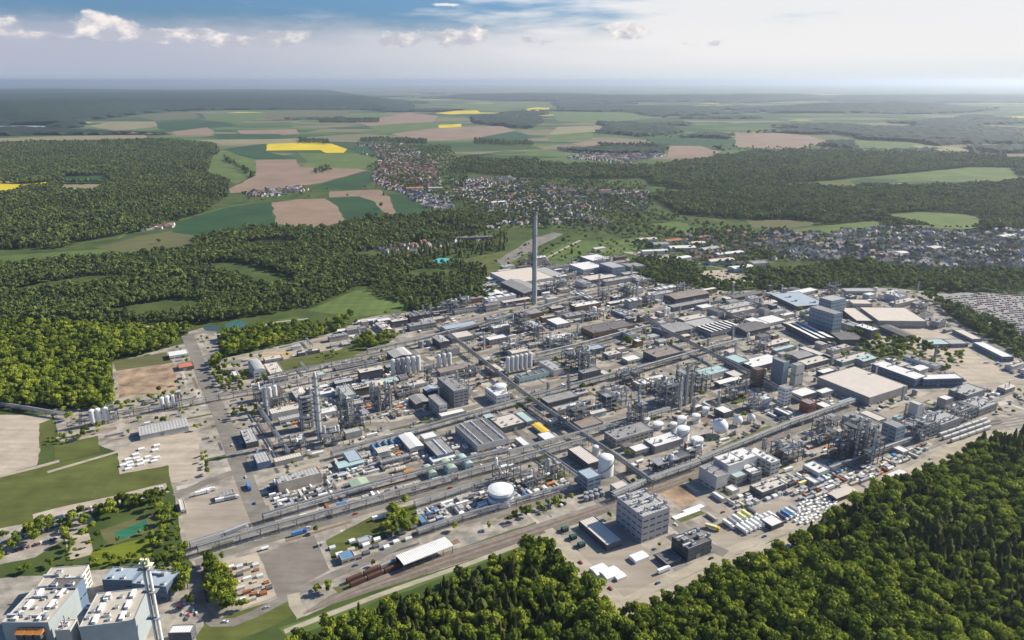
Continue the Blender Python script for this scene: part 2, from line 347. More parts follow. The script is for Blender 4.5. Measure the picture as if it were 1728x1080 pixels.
area('crop_field', [(300, 375), (380, 350), (457, 341), (465, 378), (400, 388), (330, 398), (290, 392)], M_dgr)
area('ploughed_field', [(459, 342), (505, 336), (548, 335), (568, 347), (584, 373), (550, 381), (530, 392), (522, 384), (466, 378)], M_br)
area('crop_field', [(551, 335), (605, 332), (632, 340), (650, 362), (585, 371), (570, 347)], M_dgr)
area('ploughed_field', [(556, 323), (640, 320), (656, 330), (668, 361), (651, 362), (632, 340), (605, 331), (555, 333)], M_br)
area('crop_field', [(642, 328), (668, 327), (722, 352), (700, 364), (669, 361), (657, 331)], M_dgr)
area('ploughed_field', [(430, 270), (500, 269), (505, 282), (600, 284), (622, 287), (540, 309), (470, 319), (390, 326), (385, 320), (432, 296)], M_br)
area('meadow', [(360, 262), (400, 250), (430, 270), (432, 292), (400, 310), (365, 300), (350, 292)], M_lgr)
area('crop_field', [(378, 251), (448, 242), (450, 256), (500, 267), (430, 269), (402, 262)], M_dgr)
area('rapeseed_field', [(450, 242), (530, 240), (562, 243), (586, 252), (580, 258), (550, 258), (540, 253), (449, 254)], M_yel)
area('crop_field', [(502, 258), (552, 259), (600, 259), (645, 268), (622, 285), (510, 282), (520, 272)], M_lgr)
area('crop_field', [(545, 310), (622, 288), (628, 311), (600, 320), (520, 319)], M_dgr)
area('crop_field', [(586, 250), (620, 246), (642, 266), (600, 258)], M_dgr)
area('ploughed_field', [(0, 303), (40, 305), (30, 309), (0, 308), (-90, 309), (-90, 303)], M_tan)
area('rapeseed_field', [(0, 309), (40, 311), (100, 305), (102, 309), (40, 318), (20, 325), (0, 326), (-90, 330), (-90, 309)], M_yel)
area('crop_field', [(104, 302), (115, 297), (178, 296), (186, 308), (106, 309)], M_dgr)
area('ploughed_field', [(108, 311), (186, 310), (165, 322), (96, 324)], M_tan)
area('dry_field', [(0, 233), (130, 229), (245, 228), (252, 234), (150, 240), (0, 240), (-120, 243), (-120, 234)], M_tan)
area('dry_field', [(150, 213), (180, 206), (262, 205), (268, 213), (200, 221)], M_tan)
area('crop_field', [(230, 196), (300, 188), (330, 190), (335, 200), (262, 204)], M_oli)
area('crop_field', [(262, 206), (380, 203), (400, 212), (300, 222), (268, 218)], M_dgr)
area('ploughed_field', [(290, 222), (350, 215), (362, 222), (355, 228), (300, 228)], M_br)
area('crop_field', [(340, 192), (440, 190), (450, 200), (400, 208), (350, 203)], M_lgr)
area('dry_field', [(335, 236), (450, 235), (530, 233), (540, 240), (440, 243), (380, 244)], M_tan)
area('ploughed_field', [(400, 220), (500, 218), (505, 226), (410, 232)], M_br)
area('crop_field', [(360, 226), (470, 226), (490, 234), (370, 235)], M_dgr)
area('crop_field', [(440, 188), (580, 187), (600, 198), (450, 202)], M_oli)
area('crop_field', [(570, 196), (640, 192), (690, 200), (600, 206)], M_lgr)
area('ploughed_field', [(600, 206), (690, 190), (740, 196), (730, 206), (620, 212)], M_br)
area('crop_field', [(620, 212), (740, 207), (760, 210), (700, 222), (640, 222)], M_lgr)
area('ploughed_field', [(660, 226), (750, 214), (850, 213), (870, 220), (800, 234), (700, 238)], M_br)
area('crop_field', [(800, 234), (870, 221), (900, 230), (880, 240), (800, 240)], M_dgr)
area('rapeseed_field', [(733, 191), (770, 187), (805, 186), (812, 191), (760, 193)], M_yel)
area('rapeseed_field', [(739, 211), (778, 209), (779, 214), (741, 216)], M_yel)
area('rapeseed_field', [(886, 184), (905, 181), (928, 182), (926, 187), (892, 187)], M_yel)
area('crop_field', [(740, 181), (860, 172), (930, 172), (930, 180), (800, 185)], M_lgr)
area('crop_field', [(930, 188), (1060, 190), (1100, 200), (1000, 208), (940, 204)], M_lgr)
area('dry_field', [(940, 214), (1020, 212), (1010, 222), (925, 228)], M_tan)
area('crop_field', [(920, 228), (1000, 224), (1000, 236), (930, 240)], M_lgr)
area('ploughed_field', [(965, 242), (1010, 238), (1058, 240), (1010, 250)], M_br)
area('crop_field', [(1088, 234), (1180, 233), (1240, 236), (1262, 250), (1180, 248), (1110, 246)], M_dgr)
area('ploughed_field', [(1130, 246), (1180, 246), (1218, 256), (1190, 264), (1128, 266)], M_br)
area('ploughed_field', [(1242, 226), (1300, 224), (1370, 228), (1400, 240), (1340, 252), (1240, 248)], M_br)
area('crop_field', [(1360, 228), (1400, 227), (1450, 236), (1440, 240), (1402, 240)], M_oli)
area('meadow', [(1440, 236), (1540, 240), (1600, 250), (1520, 256), (1450, 254)], M_lgr)
area('dry_field', [(1540, 245), (1620, 248), (1640, 256), (1560, 254)], M_tan)
area('meadow', [(1430, 302), (1560, 290), (1640, 282), (1712, 283), (1716, 302), (1660, 308), (1560, 305), (1480, 308)], M_lgr)
area('meadow', [(1320, 310), (1430, 303), (1500, 308), (1440, 318), (1360, 316)], M_grass)
area('crop_field', [(1435, 305), (1460, 300), (1520, 303), (1500, 311), (1445, 314)], M_dgr)
area('meadow', [(1490, 362), (1560, 357), (1640, 362), (1670, 378), (1640, 387), (1560, 384), (1500, 372)], M_lgr)
area('meadow', [(1330, 388), (1420, 378), (1480, 372), (1510, 380), (1400, 394), (1340, 396)], M_lgr)
area('ploughed_field', [(1260, 372), (1330, 370), (1390, 376), (1330, 386), (1270, 384)], M_oli)
area('meadow', [(470, 540), (500, 535), (520, 540), (480, 548)], M_lgr)
area('dry_field', [(920, 252), (1000, 262), (960, 265), (880, 262), (780, 262), (740, 266)], M_lgr)
area('lake_water', [(1682, 168), (1700, 166), (1800, 168), (1800, 175), (1720, 174)], mat('water', (.55, .62, .68), rough=.25, var=.05))
area('lake_water', [(0, 213), (40, 212), (88, 213), (40, 216), (-60, 216)], mat('water', (.3, .4, .5)))
area('greenhouse_ground', [(1465, 314), (1520, 309), (1522, 312), (1470, 317)], mat('pale_sheet', (.6, .58, .56)))
area('basin_water', [(342, 553), (352, 548), (372, 550), (368, 560), (350, 562)], mat('pond', (.06, .1, .1), rough=.3))
area('basin_water', [(378, 549), (400, 540), (418, 545), (410, 552), (385, 556)], mat('pond2', (.05, .15, .15), rough=.3))
area('pool_water', [(730, 440), (742, 435), (765, 437), (762, 446), (738, 446)], mat('pool', (.1, .5, .55), rough=.3))
area('red_court', [(652, 436), (690, 430), (700, 431), (665, 437)], mat('clay', (.5, .14, .06)))
# roads: ribbons on the ground
M_rail = mat('rusty_rail', (.2, .14, .1)); M_slp = mat('sleeper', (.24, .21, .18))
def ribbon(name, pts, wd, m, lift=0.0):
    LAYER[0] += .001; z = LAYER[0] + .004 + lift
    w_ = [P(*p) for p in pts]; Lp = []; Rp = []
    for i, (x, y) in enumerate(w_):
        a = w_[max(0, i - 1)]; c = w_[min(len(w_) - 1, i + 1)]; d = math.hypot(c[0] - a[0], c[1] - a[1]); nx, ny = -(c[1] - a[1]) / d, (c[0] - a[0]) / d
        Lp.append((x + nx * wd / 2, y + ny * wd / 2, z)); Rp.append((x - nx * wd / 2, y - ny * wd / 2, z))
    b = MB()
    for i in range(len(w_) - 1):
        b.poly([Rp[i], Rp[i + 1], Lp[i + 1], Lp[i]], m); LINES.append((w_[i], w_[i + 1], wd / 2))
    return struct(b.obj(name))
ribbon('road', [(316, 566), (330, 598), (345, 640), (372, 700), (400, 775), (425, 840), (447, 892)], 17, M_asph)
ribbon('road', [(316, 566), (345, 560), (362, 562)], 12, M_asph)
ribbon('road', [(296, 838), (345, 815), (400, 795)], 11, M_asph)
ribbon('road', [(330, 962), (331, 1000), (342, 1035), (362, 1051), (395, 1050), (430, 1036), (500, 1000), (560, 972), (640, 938), (700, 905), (760, 885), (830, 870), (900, 852), (1000, 822), (1060, 800)], 9, M_asph)
ribbon('road', [(495, 1002), (498, 1020), (512, 1040)], 9, M_track)
ribbon('road', [(330, 950), (450, 912), (620, 862), (700, 838), (780, 818), (840, 800)], 9, M_asph)
ribbon('track', [(480, 1066), (640, 1004), (800, 948), (925, 901)], 5, M_track)
ribbon('road', [(925, 893), (990, 955), (1052, 1015), (1130, 978), (1230, 930), (1330, 892), (1420, 850), (1530, 796), (1600, 758), (1660, 735)], 9, M_track)
ribbon('road', [(1180, 830), (1215, 862), (1250, 878), (1330, 848)], 12, M_lot)
ribbon('road', [(1060, 838), (1120, 870), (1180, 915), (1225, 935)], 12, M_asph)
ribbon('road', [(1060, 838), (1120, 812), (1180, 790), (1330, 730), (1440, 690), (1530, 655), (1570, 638)], 11, M_asph)
ribbon('road', [(445, 735), (560, 716), (660, 716), (790, 690), (900, 655), (1040, 618), (1250, 560)], 10, M_asph)
ribbon('road', [(440, 812), (520, 785), (620, 758)], 7, M_track)
ribbon('road', [(580, 820), (680, 794), (760, 770), (900, 735), (990, 716), (1100, 690)], 8, M_asph)
ribbon('road', [(650, 560), (745, 625), (830, 690), (925, 765), (985, 815), (1060, 880)], 8, M_asph)
ribbon('road', [(985, 550), (1100, 610), (1230, 680), (1340, 735)], 9, M_asph)
ribbon('road', [(1190, 560), (1330, 630), (1400, 665), (1490, 712)], 8, M_asph)
ribbon('road', [(700, 625), (860, 585), (990, 552), (1120, 520), (1240, 500)], 9, M_asph)
ribbon('road', [(600, 600), (700, 570), (830, 530), (960, 500), (1060, 478)], 7, M_asph)
ribbon('road', [(1470, 712), (1560, 672), (1650, 650), (1790, 640)], 10, M_lot)
ribbon('road', [(1400, 560), (1520, 590), (1620, 618), (1700, 648), (1790, 665)], 9, M_track)
ribbon('road', [(1540, 495), (1620, 550), (1720, 605), (1790, 640)], 8, M_asph)
ribbon('track', [(80, 797), (200, 762), (260, 742), (330, 715)], 5, M_track)
ribbon('track', [(-60, 820), (0, 804), (60, 789), (100, 778)], 6, M_track)
ribbon('track', [(95, 740), (200, 712), (300, 688), (322, 682)], 6, M_track)
ribbon('road', [(400, 606), (480, 588), (560, 566), (610, 548), (650, 535)], 7, M_track)
ribbon('road', [(362, 565), (400, 560), (470, 543), (520, 538)], 6, M_track)
ribbon('track', [(60, 558), (110, 551), (220, 550), (320, 553)], 7, M_track)
ribbon('track', [(55, 420), (165, 405), (200, 402), (215, 392), (300, 372), (380, 350), (455, 337)], 8, M_lgr)
ribbon('track', [(917, 438), (955, 418), (980, 405)], 7, M_track)
ribbon('track', [(600, 332), (640, 320), (520, 322), (450, 335), (400, 330)], 6, M_lgr)
ribbon('road', [(1090, 405), (1130, 425), (1180, 445), (1300, 470), (1400, 480)], 9, M_asph)
for k, off in enumerate((0, 5, 10, 15)):
    ribbon('rail_track', [(512 + off, 1036 - off * .6), (590 + off, 1003 - off), (700, 965 - off * .85), (925, 890 - off * .7), (1060, 843 - off * .5), (1190, 797 - off * .4), (1322, 731 - off * .2)], 2.7, M_slp if k != 1 else M_rail)
for k in range(4):
    ribbon('rail_track', [(1570 + k * 4, 748 - k * 6 + 9), (1610, 733 - k * 6 + 8), (1665, 720 - k * 5 + 6), (1790, 700 - k * 5 + 6)], 2.7, M_slp)
# ------------------------------------------------------------------ building materials
W = dict(
 rib=mat('wall_ribbed', (.43, .415, .42), var=.12, seam=.25), incin=mat('wall_pale_blue', (.46, .51, .52), var=.1, seam=.5),
 light=mat('wall_light', (.55, .54, .50), var=.12, seam=.5), white=mat('wall_white', (.66, .66, .64), var=.08, seam=.5), grey=mat('wall_grey', (.30, .30, .30), var=.2, seam=.5),
 dark=mat('wall_dark', (.13, .135, .145), var=.2, seam=.5), beige=mat('wall_beige', (.48, .42, .34), var=.15), brown=mat('wall_brown', (.2, .13, .1), var=.2),
 blue=mat('wall_blue', (.14, .2, .28), var=.15, seam=.5), bluegrey=mat('wall_bluegrey', (.28, .35, .4), var=.12, seam=.5), teal=mat('wall_teal', (.34, .45, .45), var=.1), red=mat('wall_red', (.42, .14, .09), var=.2), concrete=mat('wall_concrete', (.36, .34, .31), var=.2))
RF = dict(
 white=mat('roof_white', (.78, .76, .72), var=.12, scale=.12, seam=.18), cream=mat('roof_cream', (.66, .59, .5), var=.12, scale=.12, seam=.12), pink=mat('roof_pale_pink', (.64, .575, .50), var=.1, scale=.1, seam=.12),
 grey=mat('roof_grey', (.34, .33, .315), var=.3, scale=.12, seam=.1), dark=mat('roof_dark', (.19, .18, .175), var=.3, scale=.1, seam=.12), light=mat('roof_light_grey', (.46, .45, .43), var=.2, scale=.15, seam=.1),
 brown=mat('roof_brown_grey', (.28, .235, .205), var=.25, scale=.12), beige=mat('roof_beige', (.5, .45, .37), var=.18, scale=.12), yellow=mat('roof_yellow', (.7, .46, .06), var=.15), teal=mat('roof_pale_teal', (.4, .52, .5), var=.15),
 green=mat('roof_pale_green', (.36, .45, .33), var=.15), bluegrey=mat('roof_blue_grey', (.36, .42, .47), var=.15), blue=mat('roof_blue', (.12, .25, .4), var=.2), red=mat('roof_red', (.42, .15, .09), var=.25, rand=.3), orange=mat('roof_orange', (.6, .24, .07), var=.2))
M_glass = mat('window_glass', (.05, .07, .09), rough=.15, var=.1, spec=.6)
M_steel = mat('steel', (.30, .31, .32), rough=.6, var=.25); M_steeld = mat('dark_steel', (.13, .135, .14), rough=.6, var=.3)
M_steell = mat('bright_steel', (.44, .45, .45), rough=.6, var=.15); M_white = mat('white_paint', (.8, .8, .77), rough=.5, var=.08)
M_vent = mat('vent_metal', (.6, .6, .58), rough=.5, var=.15); M_rust = mat('rust', (.3, .13, .06), var=.3); M_pipe = mat('pipe_lagging', (.34, .33, .31), rough=.5, var=.2)
M_chim = mat('chimney_concrete', (.40, .41, .41), var=.12, scale=.06); M_band = mat('chimney_band', (.25, .22, .2))
def shell(mb, x0, y0, x1, y1, z0, z1, m):
    mb.box(x0, y0, z0, x1, y1, z1, m, top=False)
VENTS = {}
def vent_mesh(kind):
    if kind in VENTS: return VENTS[kind]
    b = MB()
    if kind == 'box': b.box(-1.1, -1.1, -.2, 1.1, 1.1, 1.3, M_vent); b.box(-1.3, -1.3, 1.3, 1.3, 1.3, 1.5, M_steel, bottom=True)
    elif kind == 'ridge': b.box(-.9, -6, -.2, .9, 6, .7, M_white); b.poly([(-.9, -6, .7), (.9, -6, .7), (0, -6, 1.3)], M_white); b.poly([(-.9, -6, .71), (0, -6, 1.31), (0, 6, 1.31), (-.9, 6, .71)], M_white); b.poly([(0, -6, 1.31), (.9, -6, .71), (.9, 6, .71), (0, 6, 1.31)], M_white)
    elif kind == 'duct': b.box(-5, -.7, .6, 5, .7, 1.8, M_vent, bottom=True); [b.box(x, -.5, -.2, x + .3, .5, .6, M_steel) for x in (-4, 0, 3.7)]; b.box(4, -1.4, -.2, 6.4, 1.4, 2.6, M_steel)
    elif kind == 'unit': b.box(-2, -1.2, -.2, 2, 1.2, 1.9, M_vent); b.lathe([(.8, 1.9), (.8, 2.3)], M_steeld, 10, -1, 0); b.lathe([(.8, 1.9), (.8, 2.3)], M_steeld, 10, 1, 0)
    elif kind == 'stack': b.lathe([(.5, -.2), (.45, 4.5)], M_steell, 8); b.lathe([(.7, 4.5), (.2, 5.1)], M_steel, 8)
    elif kind == 'bigsky': b.box(-1.2, -3.6, -.2, 1.2, 3.6, 1.5, M_white); b.box(-1.5, -3.9, 1.5, 1.5, 3.9, 1.75, M_white, bottom=True); b.box(-.9, -4.6, -.2, .9, -3.6, .9, M_steel)
    elif kind == 'house': b.box(-2.6, -2, -.2, 2.6, 2, 2.8, W['grey']); b.box(-2.8, -2.2, 2.8, 2.8, 2.2, 3.05, RF['grey'], bottom=True)
    VENTS[kind] = b.mesh('roof_' + kind); return VENTS[kind]
VNAME = dict(bigsky='skylight', box='roof_vent', ridge='skylight', duct='roof_duct', unit='cooling_unit', stack='exhaust_pipe', house='roof_hut')
LOOKW = dict(rib='grey ribbed', incin='pale blue', light='pale', white='white', grey='grey', dark='dark', beige='beige', brown='brown', blue='blue', bluegrey='blue-grey', teal='teal', red='red', concrete='concrete', cream='cream', pink='pale', yellow='yellow', green='pale green', orange='orange')
def building(x, y, la, lb, h, rz=RZ, wall='light', roof='grey', rt='flat', bands=None, vents=None, name='industrial_hall', look=None, cat='hall', group=None, occ=True, z0=0, doors=True):
    r = root(name, x, y, z0, rz); wm, rm = W[wall], RF[roof]; X2, Y2 = la / 2, lb / 2
    b = MB()
    if rt in ('flat',):
        b.box(-X2, -Y2, 0, X2, Y2, h, wm, top=False)
        pw = .45                                   # parapet
        b.box(-X2 + pw, -Y2 + pw, h - .7, X2 - pw, Y2 - pw, h, wm, top=False); nf = len(b.f); b.f[-4:] = [tuple(reversed(f)) for f in b.f[-4:]]
        for q in ((-X2, -Y2, X2, -Y2 + pw), (-X2, Y2 - pw, X2, Y2), (-X2, -Y2 + pw, -X2 + pw, Y2 - pw), (X2 - pw, -Y2 + pw, X2, Y2 - pw)):
            b.poly([(q[0], q[1], h), (q[2], q[1], h), (q[2], q[3], h), (q[0], q[3], h)], M_steel if wall in ('dark', 'blue') else wm)
        b.obj('wall', r)
        b = MB(); zr = h - .5; b.poly([(-X2 + pw, -Y2 + pw, zr), (X2 - pw, -Y2 + pw, zr), (X2 - pw, Y2 - pw, zr), (-X2 + pw, Y2 - pw, zr)], rm); b.obj('roof', r); top = zr
    elif rt in ('gable', 'gableb'):
        along = (la >= lb); e = .5; rise = (min(la, lb)) * .5 * (.16 if name != 'house' else .8)
        b.box(-X2, -Y2, 0, X2, Y2, h, wm, top=False)
        if along: b.poly([(-X2, -Y2, h), (-X2, 0, h + rise), (-X2, Y2, h)], wm); b.poly([(X2, -Y2, h), (X2, Y2, h), (X2, 0, h + rise)], wm)
        else: b.poly([(-X2, -Y2, h), (X2, -Y2, h), (0, -Y2, h + rise)], wm); b.poly([(-X2, Y2, h), (0, Y2, h + rise), (X2, Y2, h)], wm)
        b.obj('wall', r); b = MB(); z = h + .05
        if along:
            b.poly([(-X2 - e, -Y2 - e, z - .1), (X2 + e, -Y2 - e, z - .1), (X2 + e, 0, z + rise), (-X2 - e, 0, z + rise)], rm); b.poly([(-X2 - e, 0, z + rise), (X2 + e, 0, z + rise), (X2 + e, Y2 + e, z - .1), (-X2 - e, Y2 + e, z - .1)], rm)
        else:
            b.poly([(-X2 - e, -Y2 - e, z - .1), (0, -Y2 - e, z + rise), (0, Y2 + e, z + rise), (-X2 - e, Y2 + e, z - .1)], rm); b.poly([(0, -Y2 - e, z + rise), (X2 + e, -Y2 - e, z - .1), (X2 + e, Y2 + e, z - .1), (0, Y2 + e, z + rise)], rm)
        b.obj('roof', r); top = h + rise * .5
    elif rt == 'barrel':
        b.box(-X2, -Y2, 0, X2, Y2, h, wm, top=False); b.obj('wall', r); b = MB(); n = 10; rise = min(la, lb) * .22; prev = None
        for j in range(n + 1):
            a = pi * j / n; u = -cos(a); zz = h + rise * sin(a)
            cur = ((-X2, u * Y2, zz), (X2, u * Y2, zz)) if la >= lb else ((u * X2, -Y2, zz), (u * X2, Y2, zz))
            if prev: b.poly([prev[0], prev[1], cur[1], cur[0]], rm)
            prev = cur
        pts = [((-X2, -cos(pi * j / n) * Y2, h + rise * sin(pi * j / n)) if la >= lb else (-cos(pi * j / n) * X2, -Y2, h + rise * sin(pi * j / n))) for j in range(n + 1)]
        b.poly(pts, wm); b.poly([((-p[0], p[1], p[2]) if la >= lb else (p[0], -p[1], p[2])) for p in pts], wm); b.obj('roof', r); top = h + rise
    elif rt == 'saw':
        b.box(-X2, -Y2, 0, X2, Y2, h, wm, top=True); b.obj('wall', r); n = max(3, int(la / 9)); s = la / n
        for j in range(n):
            b = MB(); x0 = -X2 + j * s
            b.poly([(x0, -Y2, h + 2.4), (x0 + s, -Y2, h + .05), (x0 + s, Y2, h + .05), (x0, Y2, h + 2.4)], RF['white']); b.poly([(x0, -Y2, h), (x0, -Y2, h + 2.4), (x0, Y2, h + 2.4), (x0, Y2, h)], M_glass)
            b.poly([(x0, -Y2, h), (x0 + s, -Y2, h), (x0, -Y2, h + 2.4)], wm); b.poly([(x0, Y2, h), (x0, Y2, h + 2.4), (x0 + s, Y2, h)], wm); b.obj('roof_bay', r)
        top = h + 1
    if bands is None: bands = 0 if h < 5 else min(6, int(h / 4.2))
    for k in range(bands):
        z = 1.6 + k * (h - 1.6) / max(1, bands) ; b = MB(); o_ = .06
        hh = 1.3
        if z + hh > h - .6: continue
        np_ = max(2, int(la / 6)); nq = max(2, int(lb / 6))
        for j in range(np_):
            x0 = -X2 + (j + .15) * la / np_; x1 = -X2 + (j + .85) * la / np_; b.poly([(x0, -Y2 - o_, z), (x1, -Y2 - o_, z), (x1, -Y2 - o_, z + hh), (x0, -Y2 - o_, z + hh)], M_glass)
        for j in range(nq):
            y0 = -Y2 + (j + .15) * lb / nq; y1 = -Y2 + (j + .85) * lb / nq
            b.poly([(-X2 - o_, y1, z), (-X2 - o_, y0, z), (-X2 - o_, y0, z + hh), (-X2 - o_, y1, z + hh)], M_glass); b.poly([(X2 + o_, y0, z), (X2 + o_, y1, z), (X2 + o_, y1, z + hh), (X2 + o_, y0, z + hh)], M_glass)
        b.obj('window_band', r)
    if doors and la > 18 and h > 4.5:
        b = MB(); dx = U(-X2 * .5, X2 * .5); b.box(dx, -Y2 - .12, 0, dx + 4, -Y2, 4, M_steel); b.obj('door', r)
    if vents is None: vents = []; 
    for (k, n_) in vents:
        nx = max(1, int(round(math.sqrt(n_ * la / lb)))); ny = max(1, math.ceil(n_ / nx)); c = 0
        for i in range(nx):
            for j in range(ny):
                if c >= n_: break
                c += 1
                jx = 0 if k in ('ridge', 'bigsky') else U(-.25, .25) * la / nx; jy = 0 if k in ('ridge', 'bigsky') else U(-.25, .25) * lb / ny
                ob(VNAME[k], vent_mesh(k), r, (-X2 + (i + .5) * la / nx + jx, -Y2 + (j + .5) * lb / ny + jy, top), 0)
    if occ: occ_c(x, y, la, lb) if abs(rz - RZ) < .25 else occ_c(x, y, max(la, lb), max(la, lb))
    szw = 'small' if la * lb < 260 else ('large' if la * lb > 2200 else '')
    if look is None: look = ' '.join(q for q in (szw, 'tall' if h > 14 else ('low' if h < 6 else ''), LOOKW[roof] + '-roofed', LOOKW[wall], cat) if q)
    tag(r, look, cat, group); return r
def corner(Np, Lp, Rp, h, az=AZA):
    """roof corners in the photo (nearest, left, right) at height h -> centre, sizes, turn"""
    n_, l_, r_ = P(*Np, h), P(*Lp, h), P(*Rp, h)
    if az is None: az = math.degrees(math.atan2(r_[0] - n_[0], r_[1] - n_[1]))
    a = (sin(R_(az)), cos(R_(az))); b = (sin(R_(az + 90)), cos(R_(az + 90)))
    la = max(4, (r_[0] - n_[0]) * a[0] + (r_[1] - n_[1]) * a[1]); lb = max(4, (n_[0] - l_[0]) * b[0] + (n_[1] - l_[1]) * b[1])
    return n_[0] + a[0] * la / 2 - b[0] * lb / 2, n_[1] + a[1] * la / 2 - b[1] * lb / 2, la, lb, R_(90 - az)
def bld(Np, Lp, Rp, h, az=AZA, **k):
    x, y, la, lb, rz = corner(Np, Lp, Rp, h, az); return building(x, y, la, lb, h, rz, **k)
# ---- other plant things
def tank(x, y, r, h, wall=None, roof='cone', band=None, look='white storage tank', name='storage_tank', cat='tank', group=None, stair=True, n=28, occ=True):
    o = root(name, x, y); wall = wall or M_white
    b = MB(); b.lathe([(r, 0), (r, h)], wall, n); b.f.pop(); b.m.pop(); b.obj('shell', o, smooth=False)
    b = MB(); pr = [(r + .15, h - .1), (r + .15, h + .15), (r * .7, h + r * .12), (r * .3, h + r * .19), (.05, h + r * .21)] if roof == 'cone' else [(r, h)] + [(r * cos(a), h + r * .45 * sin(a)) for a in [pi / 2 * q / 6 for q in range(1, 6)]] + [(.05, h + r * .45)]
    if roof == 'flat': pr = [(r + .15, h - .1), (r + .15, h + .1), (.05, h + .25)]
    b.lathe(pr, wall if roof != 'dark' else M_steeld, n); b.obj('roof', o)
    if band: b = MB(); b.lathe([(r + .08, h * band[0]), (r + .08, h * band[1])], band[2], n); b.f.pop(); b.m.pop(); b.obj('painted_band', o)
    if stair and r > 3:
        b = MB(); st = 14
        for q in range(st):
            a = pi * 1.05 + q * pi * .9 / st; a2 = a + pi * .9 / st; z0 = h * q / st; z1 = h * (q + 1) / st
            b.bar(((r + .6) * cos(a), (r + .6) * sin(a), z0), ((r + .6) * cos(a2), (r + .6) * sin(a2), z1), .4, M_steel)
        b.obj('stair', o)
        b = MB(); m_n = 20
        for q in range(m_n):
            a = 2 * pi * q / m_n; a2 = 2 * pi * (q + 1) / m_n
            b.bar((r * cos(a), r * sin(a), h + 1.1), (r * cos(a2), r * sin(a2), h + 1.1), .08, M_steel); b.bar((r * cos(a), r * sin(a), h), (r * cos(a), r * sin(a), h + 1.1), .05, M_steel)
        b.obj('railing', o)
    if occ: occ_c(x, y, 2 * r, 2 * r)
    tag(o, look, cat, group); return o
def sphere(x, y, r, look='white spherical gas tank on legs'):
    o = root('gas_sphere', x, y); b = MB(); b.lathe([(max(.05, r * cos(a)), r * 1.25 + r * sin(a)) for a in [-pi / 2 + pi * q / 14 for q in range(15)]], M_white, 26); b.obj('shell', o, smooth=True)
    for k in range(6):
        a = pi / 3 * k; q = MB(); q.bar((r * .93 * cos(a), r * .93 * sin(a), 0), (r * .93 * cos(a), r * .93 * sin(a), r * 1.3), .35, M_steel, 6); q.obj('leg', o)
    b = MB(); b.lathe([(r * .3, r * 2.22), (r * .3, r * 2.3)], M_steel, 12); b.obj('top_platform', o)
    occ_c(x, y, 2 * r, 2 * r); tag(o, look, 'tank'); return o
def silo(x, y, r, h, m=None, look='pale grey upright silo', group=None, legs=True):
    o = root('silo', x, y); m = m or M_vent; z0 = h * .16 if legs else 0; b = MB()
    b.lathe([(.5, z0 * .3 + .3), (r, z0 + r * .5), (r, h - r * .3), (r * .5, h), (.3, h + .1)], m, 16); b.obj('shell', o)
    if legs:
        for k in range(4): a = pi / 4 + pi / 2 * k; q = MB(); q.bar((r * .9 * cos(a), r * .9 * sin(a), 0), (r * .9 * cos(a), r * .9 * sin(a), z0 + r), .22, M_steeld); q.obj('leg', o)
    occ_c(x, y, 2 * r, 2 * r, .4); tag(o, look, 'silo', group); return o
def column(x, y, r, h, m=None, look='tall slim distillation column', plats=3, z=0):
    o = root('distillation_column', x, y, z); m = m or random.choice((M_steel, M_steell, M_vent)); b = MB()
    b.lathe([(r * 1.2, 0), (r * 1.05, h * .08), (r, h * .1), (r, h * .62), (r * .85, h * .66), (r * .85, h * .95), (r * .4, h), (.1, h + .2)], m, 12); b.obj('shell', o)
    for k in range(plats):
        z_ = h * (.3 + .62 * k / max(1, plats - 1)); b = MB(); b.lathe([(r + .1, z_), (r + 1.3, z_), (r + 1.3, z_ + .15)], M_steeld, 12)
        for q in range(12):
            a = 2 * pi * q / 12; a2 = a + pi / 6; b.bar(((r + 1.25) * cos(a), (r + 1.25) * sin(a), z_ + 1.1), ((r + 1.25) * cos(a2), (r + 1.25) * sin(a2), z_ + 1.1), .06, M_steel)
        b.obj('platform', o)
    b = MB(); b.bar((r + .9, 0, 0), (r + .9, 0, h * .95), .28, M_pipe, 6); b.bar((r + .9, 0, h * .95), (0, 0, h * .99), .28, M_pipe, 6); b.obj('pipe', o)
    b = MB(); b.box(-r - .6, -.3, 0, -r - .3, .3, h * .93, M_steeld); b.obj('ladder', o)
    occ_c(x, y, 2 * r + 2, 2 * r + 2, 0); tag(o, look, 'column'); return o
